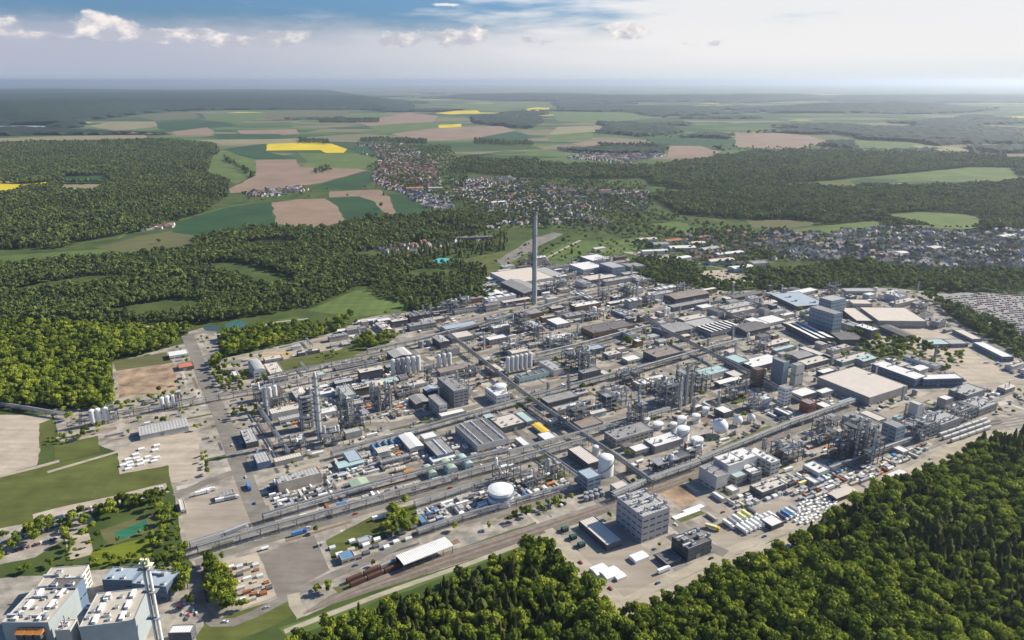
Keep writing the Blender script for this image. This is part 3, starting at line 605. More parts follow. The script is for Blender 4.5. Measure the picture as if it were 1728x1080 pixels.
def process(x, y, la, lb, h, rz=RZ, look=None, dens=1.0, mt=None, occ=True, tall=1):
    """open steel structure with decks and vessels"""
    o = root('process_structure', x, y, 0, rz); mt = mt or random.choice((M_steel, M_steeld, M_steeld)); nx = max(1, int(la / 7)); ny = max(1, int(lb / 7)); nz = max(2, int(h / 5)); X2, Y2 = la / 2, lb / 2; b = MB()
    for i in range(nx + 1):
        for j in range(ny + 1): px_, py_ = -X2 + la * i / nx, -Y2 + lb * j / ny; b.box(px_ - .28, py_ - .28, 0, px_ + .28, py_ + .28, h, mt)
    for k in range(1, nz + 1):
        z = h * k / nz
        for i in range(nx + 1): xx = -X2 + la * i / nx; b.box(xx - .18, -Y2 + .3, z - .4, xx + .18, Y2 - .3, z - .02, mt, bottom=True)
        for j in range(ny + 1): yy = -Y2 + lb * j / ny; b.box(-X2 + .3, yy - .2, z - .44, X2 - .3, yy + .2, z - .06, mt, bottom=True)
    for k in range(nz):
        z0, z1 = h * k / nz, h * (k + 1) / nz
        for i in range(nx):
            if rnd() < .4: b.bar((-X2 + la * i / nx, -Y2 - .05, z0), (-X2 + la * (i + 1) / nx, -Y2 - .05, z1), .14, mt)
        for j in range(ny):
            if rnd() < .4: b.bar((-X2 - .05, -Y2 + lb * j / ny, z0), (-X2 - .05, -Y2 + lb * (j + 1) / ny, z1), .14, mt)
    b.obj('frame', o)
    for k in range(1, nz + 1):
        z = h * k / nz; b = MB(); c = 0
        for i in range(nx):
            for j in range(ny):
                if rnd() < .45: b.box(-X2 + la * i / nx + .05, -Y2 + lb * j / ny + .05, z, -X2 + la * (i + 1) / nx - .05, -Y2 + lb * (j + 1) / ny - .05, z + .12, M_steeld if rnd() < .75 else M_steel, bottom=True); c += 1
        for (p, q) in (((-X2, -Y2), (X2, -Y2)), ((-X2, -Y2), (-X2, Y2)), ((X2, -Y2), (X2, Y2)), ((-X2, Y2), (X2, Y2))): b.bar((p[0], p[1], z + 1.1), (q[0], q[1], z + 1.1), .08, M_steel)
        b.obj('deck', o)
    nv = int((3 + la * lb / 30) * dens)
    for k in range(min(nv, 16)):
        m = random.choice((M_vent, M_steell, M_pipe, M_white, M_steel, M_rust if rnd() < .25 else M_pipe)); fl = random.randint(0, nz); z = h * fl / nz + .15; b = MB(); vx, vy = U(-X2 * .8, X2 * .8), U(-Y2 * .8, Y2 * .8)
        if rnd() < .62:
            r = U(.7, 1.9); hh = U(3, 7) if fl < nz else U(3, 9); b.lathe([(r * .7, z), (r, z + .5), (r, z + hh - .6), (r * .5, z + hh), (.1, z + hh + .1)], m, 10, vx, vy)
        else:
            r = U(.7, 1.5); l = U(2, 4); b.bar((vx - l, vy, z + r + .5), (vx + l, vy, z + r + .5), r, m, 10)
        b.obj('vessel', o)
    for k in range(min(5, 1 + int(la / 8))):
        b = MB(); z = h * U(.2, 1.02); yy = U(-Y2, Y2); b.bar((-X2 - .5, yy, z), (X2 + .5, yy, z), U(.2, .4), M_pipe, 6); xx = U(-X2, X2); b.bar((xx, yy, 0), (xx, yy, z), .3, M_pipe, 6); b.obj('pipe', o)
    if occ: occ_c(x, y, la, lb)
    tag(o, look or ('tall open steel process structure' if h > 18 else 'low open steel frame with vessels'), 'process plant'); return o
def rack(pts, wd=6, h=8, look='elevated grey pipe bridge', levels=2, npipe=6, z=None, light=False):
    """pipe bridge along photo points (on the ground below it)"""
    w_ = [P(*p) for p in pts]; o = root('pipe_bridge', w_[0][0], w_[0][1]); ox, oy = w_[0]; fr = MB(); pipes = [MB() for _ in range(npipe)]; mats = [random.choice((M_pipe, M_steel, M_steeld, M_pipe, M_steell)) for _ in range(npipe)]; wk = MB()
    for i in range(len(w_) - 1):
        (x0, y0), (x1, y1) = w_[i], w_[i + 1]; L = math.hypot(x1 - x0, y1 - y0); dx, dy = (x1 - x0) / L, (y1 - y0) / L; nx, ny = -dy, dx; x0 -= ox; y0 -= oy; x1 -= ox; y1 -= oy
        n = max(1, int(L / 14))
        for k in range(n + 1):
            cx, cy = x0 + dx * L * k / n, y0 + dy * L * k / n
            for s in (-1, 1): fr.bar((cx + nx * wd / 2 * s, cy + ny * wd / 2 * s, 0), (cx + nx * wd / 2 * s, cy + ny * wd / 2 * s, h + .8), .25, M_steeld)
            for lv in range(levels): zz = h - lv * 2.6; fr.bar((cx + nx * wd / 2, cy + ny * wd / 2, zz), (cx - nx * wd / 2, cy - ny * wd / 2, zz), .22, M_steeld)
        for s in (-1, 1):
            for lv in range(levels): zz = h - lv * 2.6; fr.bar((x0 + nx * wd / 2 * s, y0 + ny * wd / 2 * s, zz), (x1 + nx * wd / 2 * s, y1 + ny * wd / 2 * s, zz), .2, M_steel)
        for q in range(npipe):
            lv = q % levels; rr = .28 + .22 * ((q * 7) % 3) / 2; off = (-.5 + (q // levels + .5) / math.ceil(npipe / levels)) * (wd - 1); zz = h - lv * 2.6 + rr + .2
            pipes[q].bar((x0 + nx * off, y0 + ny * off, zz), (x1 + nx * off, y1 + ny * off, zz), rr, mats[q], 6)
        wk.bar((x0 + nx * (wd / 2 + .6), y0 + ny * (wd / 2 + .6), h + .2), (x1 + nx * (wd / 2 + .6), y1 + ny * (wd / 2 + .6), h + .2), .45, M_steel)
        LINES.append((w_[i], w_[i + 1], wd / 2))
    fr.obj('frame', o); [p.obj('pipe', o) for p in pipes]; wk.obj('walkway', o)
    tag(o, look, 'pipe bridge'); return o
# ------------------------------------------------------------------ vehicles and small goods
def lorry_proto(box_m, cab_m, L=12.5, name='lorry', label='white lorry'):
    o = root(name, 0, 0); b = MB(); b.box(-L / 2, -1.25, 1.15, L / 2 - 2.9, 1.25, 4.0, box_m, bottom=True); b.obj('cargo_box', o)
    b = MB(); b.box(L / 2 - 2.4, -1.2, .6, L / 2, 1.2, 3.1, cab_m, bottom=True); b.box(L / 2 - 2.3, -1.1, 3.1, L / 2 - .7, 1.1, 3.7, cab_m); b.poly([(L / 2 + .01, -1.05, 1.9), (L / 2 + .01, 1.05, 1.9), (L / 2 + .01, 1.05, 2.9), (L / 2 + .01, -1.05, 2.9)], M_glass); b.obj('cab', o)
    b = MB(); b.box(-L / 2 + .2, -.5, .8, L / 2 - 1, .5, 1.14, M_steeld, bottom=True); b.obj('chassis', o)
    for x in (-L / 2 + 1.2, -L / 2 + 2.5, L / 2 - 1.3):
        for s in (-1, 1): q = MB(); q.bar((x, s * 1.2, .5), (x, s * .85, .5), .5, M_steeld, 10); q.obj('wheel', o)
    return o
M_cab = [mat('cab_white', (.75, .75, .75), rough=.4, var=.03), mat('cab_blue', (.05, .12, .4), rough=.4, var=.05), mat('cab_yellow', (.75, .5, .04), rough=.4, var=.05), mat('cab_red', (.5, .05, .03), rough=.4, var=.05)]
M_tarp = dict(white=mat('tarpaulin_white', (.8, .8, .78), var=.06), yellow=mat('tarpaulin_pale_yellow', (.7, .7, .35), var=.08), blue=mat('tarpaulin_blue', (.1, .25, .5), var=.1), grey=mat('tarpaulin_grey', (.35, .36, .38), var=.1), dark=mat('tarpaulin_dark', (.08, .09, .12), var=.1))
CARM = {c: mat('car_' + c, v, rough=.3, var=.03, spec=.5) for c, v in dict(white=(.75, .75, .74), silver=(.45, .46, .48), black=(.03, .03, .035), blue=(.05, .1, .28), red=(.4, .04, .03), grey=(.16, .17, .18)).items()}
CARME = {}
def car(x, y, rz, c, look, group):
    if c not in CARME:
        b = MB(); m = CARM[c]; b.box(-2.2, -.88, .35, 2.2, .88, .95, m, bottom=True)
        i = len(b.v); k = b.mi(M_glass); kk = b.mi(m)
        b.v += [(-1.9, -.85, .95), (1.2, -.85, .95), (1.2, .85, .95), (-1.9, .85, .95), (-1.4, -.7, 1.48), (.5, -.7, 1.48), (.5, .7, 1.48), (-1.4, .7, 1.48)]
        for f, mm in (((0, 1, 5, 4), k), ((1, 2, 6, 5), k), ((2, 3, 7, 6), k), ((3, 0, 4, 7), k), ((4, 5, 6, 7), kk)): b.f.append(tuple(i + q for q in f)); b.m.append(mm)
        for xx in (-1.4, 1.4):
            for s in (-1, 1): b.bar((xx, s * .9, .33), (xx, s * .6, .33), .33, M_steeld, 8)
        CARME[c] = b.mesh('parked_car')
    o = ob('parked_car', CARME[c], None, (x, y, .06), rz); tag(o, look, 'car', group, auto=False); return o
BOXM = {}
def crate(x, y, s, m, name, look, cat, group=None, rz=None, auto=True):
    key = (name, m.name, s)
    if key not in BOXM:
        b = MB(); sx, sy, sz = s
        if name == 'shipping_container':
            b.box(-sx / 2, -sy / 2, .15, sx / 2, sy / 2, sz, m, bottom=True)
            for q in range(int(sx / .6)): xx = -sx / 2 + .3 + q * .6; b.box(xx, -sy / 2 - .06, .3, xx + .25, -sy / 2, sz - .2, m); b.box(xx, sy / 2, .3, xx + .25, sy / 2 + .06, sz - .2, m)
            b.box(sx / 2, -sy / 2 + .1, .3, sx / 2 + .06, -.05, sz - .2, M_steel); b.box(sx / 2, .05, .3, sx / 2 + .06, sy / 2 - .1, sz - .2, M_steel)
        elif name == 'small_shed':
            b.box(-sx / 2, -sy / 2, 0, sx / 2, sy / 2, sz, m); b.box(-sx / 2 - .2, -sy / 2 - .2, sz, sx / 2 + .2, sy / 2 + .2, sz + .25, RF['light'], bottom=True); b.box(-.6, -sy / 2 - .06, 0, .6, -sy / 2, 2.1, M_steeld)
        elif name == 'drum_tank':
            b.bar((-sx / 2, 0, sy / 2 + .5), (sx / 2, 0, sy / 2 + .5), sy / 2, m, 12); b.box(-sx * .35, -sy * .4, 0, -sx * .25, sy * .4, sy * .4, M_conc); b.box(sx * .25, -sy * .4, 0, sx * .35, sy * .4, sy * .4, M_conc)
        else:   # stacked goods under a cover
            b.box(-sx / 2, -sy / 2, .12, sx / 2, sy / 2, sz * .8, m, top=False); b.poly([(-sx / 2, -sy / 2, sz * .8), (sx / 2, -sy / 2, sz * .8), (sx / 2, 0, sz), (-sx / 2, 0, sz)], m); b.poly([(-sx / 2, 0, sz), (sx / 2, 0, sz), (sx / 2, sy / 2, sz * .8), (-sx / 2, sy / 2, sz * .8)], m); b.poly([(-sx / 2, -sy / 2, sz * .8), (-sx / 2, 0, sz), (-sx / 2, sy / 2, sz * .8)], m); b.poly([(sx / 2, sy / 2, sz * .8), (sx / 2, 0, sz), (sx / 2, -sy / 2, sz * .8)], m); b.box(-sx / 2, -sy / 2, 0, sx / 2, sy / 2, .11, M_rust)
        BOXM[key] = b.mesh(name)
    o = ob(name, BOXM[key], None, (x, y, .07), RZ if rz is None else rz); tag(o, look, cat, group, auto=auto); return o
# ================================================================== THE PLANT: what stands out in the photo
x_, y_ = P(902, 512); ch_h = zat(902, 512, 358)
o = root('factory_chimney', x_, y_); b = MB(); b.lathe([(4.2, 0), (3.8, ch_h * .3), (3.3, ch_h * .7), (3.0, ch_h)], M_chim, 24); b.f.pop(); b.m.pop(); b.obj('shaft', o, smooth=True)
b = MB(); b.lathe([(3.3, ch_h - 5), (3.3, ch_h + .8), (2.5, ch_h + .8), (2.5, ch_h - 1)], M_band, 24); b.obj('crown', o)
for f in (.25, .5, .75, .93):
    b = MB(); r = 4.0 - 1.0 * f; b.lathe([(r, ch_h * f), (r + 1.1, ch_h * f), (r + 1.1, ch_h * f + .25), (r, ch_h * f + .3)], M_steeld, 20)
    for q in range(16): a = pi / 8 * q; b.bar(((r + 1) * cos(a), (r + 1) * sin(a), ch_h * f + 1.2), ((r + 1) * cos(a + pi / 8), (r + 1) * sin(a + pi / 8), ch_h * f + 1.2), .1, M_steel)
    b.obj('gallery', o)
b = MB(); b.box(-4.6, -.4, 0, -3.0, .4, ch_h - 2, M_steeld); b.obj('ladder', o)
tag(o, 'very tall slim concrete chimney rising above the whole plant', 'chimney', auto=False); occ_c(x_, y_, 14, 14)
LANDM = [((902, 512), 'tall chimney')]
def lm(px, py, s): LANDM.append(((px, py), s))
# grey shadow-side office with green glass etc.: (near, left, right roof corners, height, options)
BL = [
 # left
 ((236, 735), (229, 722), (314, 706), 6, dict(wall='light', roof='light', rt='gable', bands=0)),
 ((415, 748), (404, 725), (432, 735), 7, dict(wall='dark', roof='light', vents=[('box', 3)])),
 ((434, 782), (426, 766), (456, 774), 8, dict(wall='blue', roof='light', bands=0)),
 ((286, 601), (283, 594), (316, 590), 6, dict(wall='white', roof='white', bands=1)),
 ((302, 621), (298, 614), (324, 609), 5, dict(wall='brown', roof='red')),
 ((395, 634), (408, 628) and (384, 628), (402, 631), 5, dict(wall='light', roof='white')),
 ((428, 628), (418, 612), (446, 620), 9, dict(wall='white', roof='light', rt='barrel')),
 # centre-left
 ((702, 682), (681, 671), (722, 673), 7, dict(wall='dark', roof='grey', rt='gable')),
 ((722, 662), (711, 655) and (708, 655), (736, 655), 7, dict(wall='dark', roof='bluegrey', rt='gable')),
 ((741, 684), (733, 665), (750, 677), 16, dict(wall='light', roof='grey', name='process_building', cat='block')),
 ((743, 629), (737, 622), (796, 611), 6, dict(wall='grey', roof='brown', bands=1)),
 ((665, 604), (658, 592), (692, 596), 9, dict(wall='dark', roof='light', rt='gable')),
 ((684, 600), (668, 587), (696, 595), 10, dict(wall='grey', roof='white')),
 ((766, 660), (752, 634), (784, 650), 22, dict(wall='grey', roof='grey', name='process_building', cat='block', vents=[('unit', 2), ('stack', 2)])),
 ((838, 668), (824, 652), (858, 661), 12, dict(wall='white', roof='white', name='process_building', cat='block', vents=[('unit', 3)])),
 ((806, 752), (769, 717), (858, 737), 10, dict(wall='light', roof='dark', bands=1, vents=[('ridge', 12)], look='large hall with dark roof and pale skylight ridges')),
 ((846, 722), (829, 706), (884, 710), 8, dict(wall='dark', roof='pink', vents=[('box', 5)])),
 ((692, 757), (674, 734), (711, 748), 7, dict(wall='light', roof='white', rt='gable')),
 ((716, 741), (708, 733), (738, 733), 6, dict(wall='light', roof='white')),
 ((738, 769), (721, 744), (768, 761), 8, dict(wall='blue', roof='grey', vents=[('ridge', 3)])),
 ((731, 780), (724, 772), (769, 766), 5, dict(wall='white', roof='white')),
 ((917, 731), (899, 716), (926, 726), 4, dict(wall='light', roof='yellow', rt='gable')),
 ((922, 744), (911, 731), (938, 735), 5, dict(wall='light', roof='white')),
 ((884, 752), (871, 738), (895, 748), 5, dict(wall='light', roof='white')),
 ((889, 712), (874, 695), (902, 708), 6, dict(wall='grey', roof='teal')),
 ((590, 779), (578, 763), (610, 771), 7, dict(wall='teal', roof='bluegrey')),
 ((572, 790), (566, 781), (611, 776), 5, dict(wall='teal', roof='teal', rt='gable')),
 ((643, 781), (640, 776), (690, 764), 5, dict(wall='grey', roof='grey')),
 ((598, 827), (588, 812), (626, 818), 5, dict(wall='grey', roof='green', rt='gable')),
 ((724, 802), (715, 787), (737, 797), 5, dict(wall='teal', roof='green', rt='barrel')),
 ((756, 795), (745, 778), (771, 789), 6, dict(wall='teal', roof='green', rt='barrel')),
 ((786, 786), (771, 770), (799, 782), 5, dict(wall='teal', roof='teal', rt='barrel')),
 ((712, 882), (704, 869), (722, 878), 4, dict(wall='blue', roof='blue', name='site_cabin', cat='cabin')),
 ((369, 838) , (362, 832), (393, 824), 5, dict(wall='light', roof='grey')),
 ((577, 945), (563, 935) and (569, 934), (596, 932), 5, dict(wall='beige', roof='blue')),
 ((606, 915), (602, 909), (624, 905), 4, dict(wall='light', roof='bluegrey')),
 ((305, 861), (299, 843) , (314, 858), 5, dict(wall='light', roof='cream')),
 # centre front
 ((993, 783), (961, 756), (1014, 776), 9, dict(wall='dark', roof='pink', look='long pale-roofed hall sloping beside the white dome tank')),
 ((992, 808), (977, 794), (1013, 800), 15, dict(wall='bluegrey', roof='bluegrey', name='process_building', cat='block')),
 ((1042, 826), (1034, 815), (1062, 817), 8, dict(wall='light', roof='cream')),
 ((1085, 872), (1042, 838), (1124, 851), 26, dict(wall='rib', roof='light', bands=4, vents=[('duct', 9), ('unit', 6), ('stack', 5), ('box', 8)], name='process_building', cat='block', look='tall grey ribbed block with white ducts on its roof')),
 ((1024, 920), (978, 878), (1049, 909), 6, dict(wall='dark', roof='pink', rt='flat', look='low hall with pale pink roof left of the tall grey block', bands=0)),
 ((1162, 926), (1130, 904) and (1133, 905), (1205, 913), 13, dict(wall='dark', roof='dark', vents=[('house', 2), ('duct', 4), ('unit', 4)], name='process_building', cat='block', look='black building under construction at the forest edge')),
 ((1126, 952), (1108, 935), (1150, 942), 4, dict(wall='dark', roof='dark', name='basin', cat='basin', look='square black basin with pale rim beside the black building')),
 # long steel walled front row
 ((1210, 805), (1188, 784), (1226, 797), 16, dict(wall='light', roof='grey', bands=1, name='process_building', cat='block', vents=[('unit', 2)])),
 ((1230, 786), (1211, 769), (1256, 776), 20, dict(wall='white', roof='white', bands=1, name='process_building', cat='block', vents=[('duct', 3), ('stack', 2)])),
 ((1252, 777), (1232, 762), (1279, 768), 17, dict(wall='white', roof='white', bands=1, name='process_building', cat='block', vents=[('unit', 3)])),
 ((1302, 781), (1267, 757), (1317, 776), 15, dict(wall='light', roof='white', vents=[('box', 5)])),
 ((1243, 806), (1226, 794), (1262, 800), 10, dict(wall='grey', roof='teal')),
 ((1270, 800), (1250, 786), (1286, 794), 11, dict(wall='grey', roof='white', vents=[('duct', 2)])),
 ((1287, 831), (1268, 817), (1324, 814), 7, dict(wall='dark', roof='cream', vents=[('box', 5), ('duct', 2)])),
 ((1219, 842), (1205, 829), (1226, 839), 4, dict(wall='light', roof='white', name='site_cabin', cat='cabin')),
 ((1236, 829), (1224, 821), (1246, 823), 4, dict(wall='light', roof='white', name='site_cabin', cat='cabin')),
 ((1303, 888), (1283, 875), (1319, 877), 5, dict(wall='dark', roof='white')),
 ((1382, 798), (1360, 782), (1398, 790), 7, dict(wall='light', roof='white', vents=[('box', 2)])),
 ((1375, 815), (1358, 805), (1384, 812), 5, dict(wall='light', roof='white')),
 ((1412, 841), (1401, 831), (1441, 825), 5, dict(wall='dark', roof='pink', rt='gable')),
 ((1503, 811), (1491, 803), (1527, 797), 5, dict(wall='dark', roof='white', rt='gable')),
 ((1525, 763), (1504, 755), (1534, 758), 5, dict(wall='light', roof='white')),
 # right
 ((1272, 620), (1255, 607), (1318, 605), 10, dict(wall='dark', roof='white', vents=[('box', 3)])),
 ((1246, 612) , (1230, 600), (1262, 606), 12, dict(wall='bluegrey', roof='teal')),
 ((1401, 606), (1350, 586), (1411, 603), 7, dict(wall='light', roof='cream')),
 ((1362, 616), (1353, 607), (1411, 605), 7, dict(wall='dark', roof='cream', vents=[('box', 3)])),
 ((1348, 605), (1331, 596), (1371, 598), 7, dict(wall='grey', roof='grey', rt='gable')),
 ((1310, 592), (1297, 590), (1343, 583), 6, dict(wall='grey', roof='teal')),
 ((1468, 671), (1389, 633), (1520, 646), 11, dict(wall='concrete', roof='pink', bands=0, look='very large low hall with one pale beige roof', vents=[])),
 ((1353, 669), (1340, 658), (1378, 660), 9, dict(wall='dark', roof='white')),
 ((1388, 664), (1378, 658), (1403, 656), 7, dict(wall='grey', roof='white')),
 ((1366, 682), (1360, 672), (1378, 678), 13, dict(wall='red', roof='grey', name='process_building', cat='block')),
 ((1397, 690), (1381, 679), (1411, 686), 7, dict(wall='grey', roof='white')),
 ((1420, 680), (1414, 677), (1450, 668), 6, dict(wall='teal', roof='teal')),
 ((1345, 713), (1335, 705), (1372, 703), 6, dict(wall='dark', roof='pink')),
 ((1330, 700), (1304, 689), (1335, 697), 7, dict(wall='grey', roof='white')),
 ((1323, 612), (1309, 612) and (1309, 603), (1331, 609), 34, dict(wall='bluegrey', roof='grey', bands=1, name='process_tower', cat='tower block')),
 ((1345, 617), (1338, 613), (1355, 612), 30, dict(wall='light', roof='grey', bands=2, name='process_tower', cat='tower block')),
 ((1278, 625), (1270, 620), (1287, 620), 24, dict(wall='brown', roof='dark', name='process_tower', cat='tower block')),
 ((1326, 656), (1318, 650), (1336, 652), 24, dict(wall='white', roof='grey', name='process_tower', cat='tower block')),
 ((1483, 710), (1461, 692), (1494, 704), 8, dict(wall='grey', roof='pink')),
 ((1545, 640), (1478, 612), (1566, 634), 12, dict(wall='blue', roof='white', bands=2, vents=[('duct', 2)], look='long white-roofed office with a blue glazed front', name='office_building', cat='office')),
 ((1560, 640), (1540, 632), (1616, 632), 11, dict(wall='blue', roof='white', bands=2, name='office_building', cat='office', az=86)),
 ((1408, 530), (1387, 513), (1414, 524), 34, dict(wall='bluegrey', roof='grey', bands=5, name='office_tower', cat='office tower')),
 ((1398, 512) and (1404, 508), (1385, 498) and (1392, 500), (1418, 500), 30, dict(wall='bluegrey', roof='light', bands=5, name='office_tower', cat='office tower')),
 ((1483, 541), (1448, 518), (1557, 537), 11, dict(wall='concrete', roof='cream', bands=0, az=92, look='large square beige-roofed hall by the truck court')),
 ((1446, 541), (1417, 519), (1469, 538), 9, dict(wall='dark', roof='cream', az=92)),
 ((1345, 517), (1322, 494), (1386, 508), 8, dict(wall='dark', roof='bluegrey', az=75, vents=[('duct', 3)])),
 ((1340, 497), (1320, 494), (1372, 486), 7, dict(wall='light', roof='white')),
 ((1428, 491), (1416, 486), (1470, 486), 7, dict(wall='light', roof='light', az=90)),
 ((1375, 573), (1350, 546), (1402, 567), 8, dict(wall='dark', roof='grey', rt='saw', az=75, look='hall with striped sawtooth roof and dark front')),
 ((1418, 573), (1413, 560), (1458, 572), 9, dict(wall='dark', roof='dark', az=88)),
 ((1526, 568), (1496, 549), (1543, 565), 8, dict(wall='dark', roof='dark', az=75, rt='gable')),
 ((1572, 581), (1566, 572), (1600, 577), 6, dict(wall='dark', roof='teal', az=86)),
 ((1604, 580), (1601, 572), (1632, 578), 6, dict(wall='grey', roof='light', az=86)),
 ((1641, 572), (1600, 556), (1655, 570), 6, dict(wall='grey', roof='cream', az=85)),
 ((1692, 602), (1645, 577), (1709, 600), 7, dict(wall='bluegrey', roof='white', az=85)),
 ((1428, 500) and (1440, 512), (1425, 505), (1466, 508), 8, dict(wall='light', roof='cream', az=92)),
 # back of the plant
 ((866, 478), (848, 457), (941, 470), 10, dict(wall='light', roof='cream', look='wide pale roof behind the tall chimney', bands=0)),
 ((885, 495), (846, 476), (914, 487), 9, dict(wall='dark', roof='grey', rt='gable')),
 ((828, 499), (812, 490), (850, 495), 7, dict(wall='dark', roof='white', rt='gable')),
 ((825, 471), (819, 468), (842, 465), 5, dict(wall='light', roof='white')),
 ((905, 470), (880, 456), (950, 462), 8, dict(wall='grey', roof='light')),
 ((1034, 452), (1011, 444), (1053, 448), 20, dict(wall='bluegrey', roof='light', name='process_building', cat='block')),
 ((985, 455), (965, 445), (1012, 447), 12, dict(wall='light', roof='white')),
 ((1000, 440), (975, 433), (1022, 433), 9, dict(wall='bluegrey', roof='white')),
 ((1066, 451), (1055, 445), (1085, 446), 16, dict(wall='grey', roof='grey', name='process_building', cat='block')),
 ((996, 473), (985, 466), (1038, 464), 8, dict(wall='dark', roof='cream')),
 ((1001, 562), (987, 551), (1071, 548), 10, dict(wall='brown', roof='dark', bands=1, vents=[('box', 4)], look='long dark grey-roofed hall in the plant centre')),
 ((1178, 492), (1171, 490), (1217, 488), 9, dict(wall='brown', roof='white')),
 ((1140, 505), (1118, 498), (1190, 492), 9, dict(wall='dark', roof='brown', rt='gable')),
 ((1136, 519), (1131, 514), (1190, 505), 8, dict(wall='dark', roof='grey')),
 ((1200, 562), (1175, 552), (1236, 545), 8, dict(wall='grey', roof='grey', rt='saw')),
 ((1176, 552), (1154, 543), (1205, 540), 8, dict(wall='light', roof='light')),
 ((1125, 563), (1105, 551), (1160, 549), 8, dict(wall='grey', roof='grey', rt='gable')),
 ((1186, 520), (1172, 516), (1205, 516), 7, dict(wall='light', roof='white')),
 ((1260, 560), (1244, 548), (1300, 551), 9, dict(wall='dark', roof='dark', rt='gable')),
 ((1283, 548), (1256, 538), (1297, 544), 7, dict(wall='white', roof='white')),
 ((1296, 546), (1280, 536), (1330, 540), 6, dict(wall='light', roof='white')),
 ((762, 572), (751, 564), (796, 562), 8, dict(wall='grey', roof='pink')),
 ((752, 556), (744, 550), (800, 541), 8, dict(wall='dark', roof='bluegrey')),
 ((826, 574), (819, 569), (854, 566), 9, dict(wall='grey', roof='white')),
 ((878, 533), (868, 524), (914, 524), 9, dict(wall='brown', roof='grey')),
 ((940, 548), (930, 537), (958, 541), 8, dict(wall='grey', roof='white')),
 ((1000, 590), (987, 583), (1018, 584), 9, dict(wall='dark', roof='bluegrey')),
 ((1108, 603), (1086, 592), (1140, 588), 12, dict(wall='dark', roof='brown', vents=[('unit', 2)])),
 ((1060, 609), (1048, 603), (1076, 600), 6, dict(wall='light', roof='white')),
 ((1240, 636), (1222, 628), (1265, 628), 8, dict(wall='grey', roof='cream')),
 ((1215, 648), (1209, 643), (1246, 636), 7, dict(wall='dark', roof='white', rt='gable')),
 ((1222, 697), (1197, 697) and (1202, 689), (1234, 690), 8, dict(wall='dark', roof='white')),
 ((1040, 742), (1022, 728), (1100, 722), 10, dict(wall='concrete', roof='grey', vents=[('box', 6), ('stack', 4)])),
 ((1073, 762), (1056, 755), (1092, 752), 7, dict(wall='grey', roof='white')),
 ((982, 722), (950, 715) and (958, 712), (1018, 712), 8, dict(wall='grey', roof='brown')),
 ((940, 693), (931, 690) and (928, 688), (985, 679), 8, dict(wall='grey', roof='light', vents=[('box', 3)])),
 ((925, 680), (905, 672), (965, 660), 9, dict(wall='dark', roof='grey')),
]
for Np, Lp, Rp, h, k in BL: bld(Np, Lp, Rp, h, **k)
lm(806, 752, 'big dark-roofed hall'); lm(1083, 896, 'tall ribbed grey block'); lm(1455, 665, 'biggest beige-roofed hall'); lm(1500, 545, 'square beige hall'); lm(1400, 530, 'office tower'); lm(1030, 560, 'long dark hall'); lm(1545, 650, 'blue-fronted office')
# tanks and spheres
def T(px, py, rpx, top, **k):
    x, y = P(px, py); d = y * CP + H * SP; r = rpx * d / F; h = zat(px, py, top); return tank(x, y, r, max(3, h), **k)
x, y = P(845, 847); tank(x, y, 11.8, zat(845, 847, 825), band=(.55, .8, mat('band_blue_grey', (.2, .3, .38))), look='big white drum tank with a blue-grey band', n=40, wall=M_white); lm(845, 850, 'big white drum tank')
x, y = P(1022, 800); tank(x, y, 7.6, 18, roof='dome', look='tall white tank with a shallow domed lid'); lm(1022, 800, 'white dome-lidded tank')
T(845, 669, 10, 650, look='white round tank beside a white block'); T(637, 672, 13, 647, wall=mat('tank_cream', (.6, .52, .42)), look='beige round tank behind columns')
for px, py, r in ((1214, 734, 8.5), (1244, 718, 5.5), (1267, 712, 4.5)): x, y = P(px, py); sphere(x, y, r)
for px, py, rp_, tp in ((1175, 757, 10.5, 740), (1152, 741, 10.5, 722), (1150, 716, 8, 704), (1174, 712, 7, 700), (1136, 725, 6, 714), (1190, 700, 6, 688), (1110, 722, 9, 714), (1090, 716, 6, 706), (1290, 684, 8, 672)): T(px, py, rp_, tp, look='white round storage tank')
for px, py in ((989, 838), (997, 836), (1005, 833), (1013, 830), (989, 845), (998, 843), (1007, 840), (1016, 837)): T(px, py, 4, py - 7, wall=M_steel, look='small dark grey tank in a paired row', stair=False, roof='cone')
lm(1214, 734, 'white gas sphere')
# silos
for px, py in ((159, 718), (169, 716), (181, 714)): x, y = P(px, py); silo(x, y, 3, zat(px, py, py - 27), M_white, look='white upright silo under a gantry')
for px, py in ((276, 692), (285, 690), (295, 688)): x, y = P(px, py); silo(x, y, 2.6, zat(px, py, py - 22), M_white, look='white upright silo beside the left track')
lm(170, 716, 'left silo trio'); x, y = P(190, 712); process(x, y, 7, 7, 22, look='slim steel stair tower beside white silos'); x, y = P(303, 686); process(x, y, 6, 6, 17, look='slim steel stair tower by the second silo trio')
for k in range(6): px, py = 664 + k * 8.5, 637 - k * 1.3; x, y = P(px, py); silo(x, y, 3, zat(px, py, py - 31), random.choice((M_vent, M_steel)), look='tall grey silo in a row')
for k in range(3): px, py = 741 + k * 9, 622 - k * 1.5; x, y = P(px, py); silo(x, y, 2.8, zat(px, py, py - 24), M_vent, look='grey silo behind a long hall')
for k in range(6): px, py = 857 + k * 7.5, 632 - k * 1.5; x, y = P(px, py); silo(x, y, 2.9, zat(px, py, py - 30), M_vent, look='tall pale silo in the six-silo row')
for px, py in ((449, 693), (458, 691), (467, 688)): x, y = P(px, py); silo(x, y, 2.5, zat(px, py, py - 38), M_vent, look='slim grey tower silo')
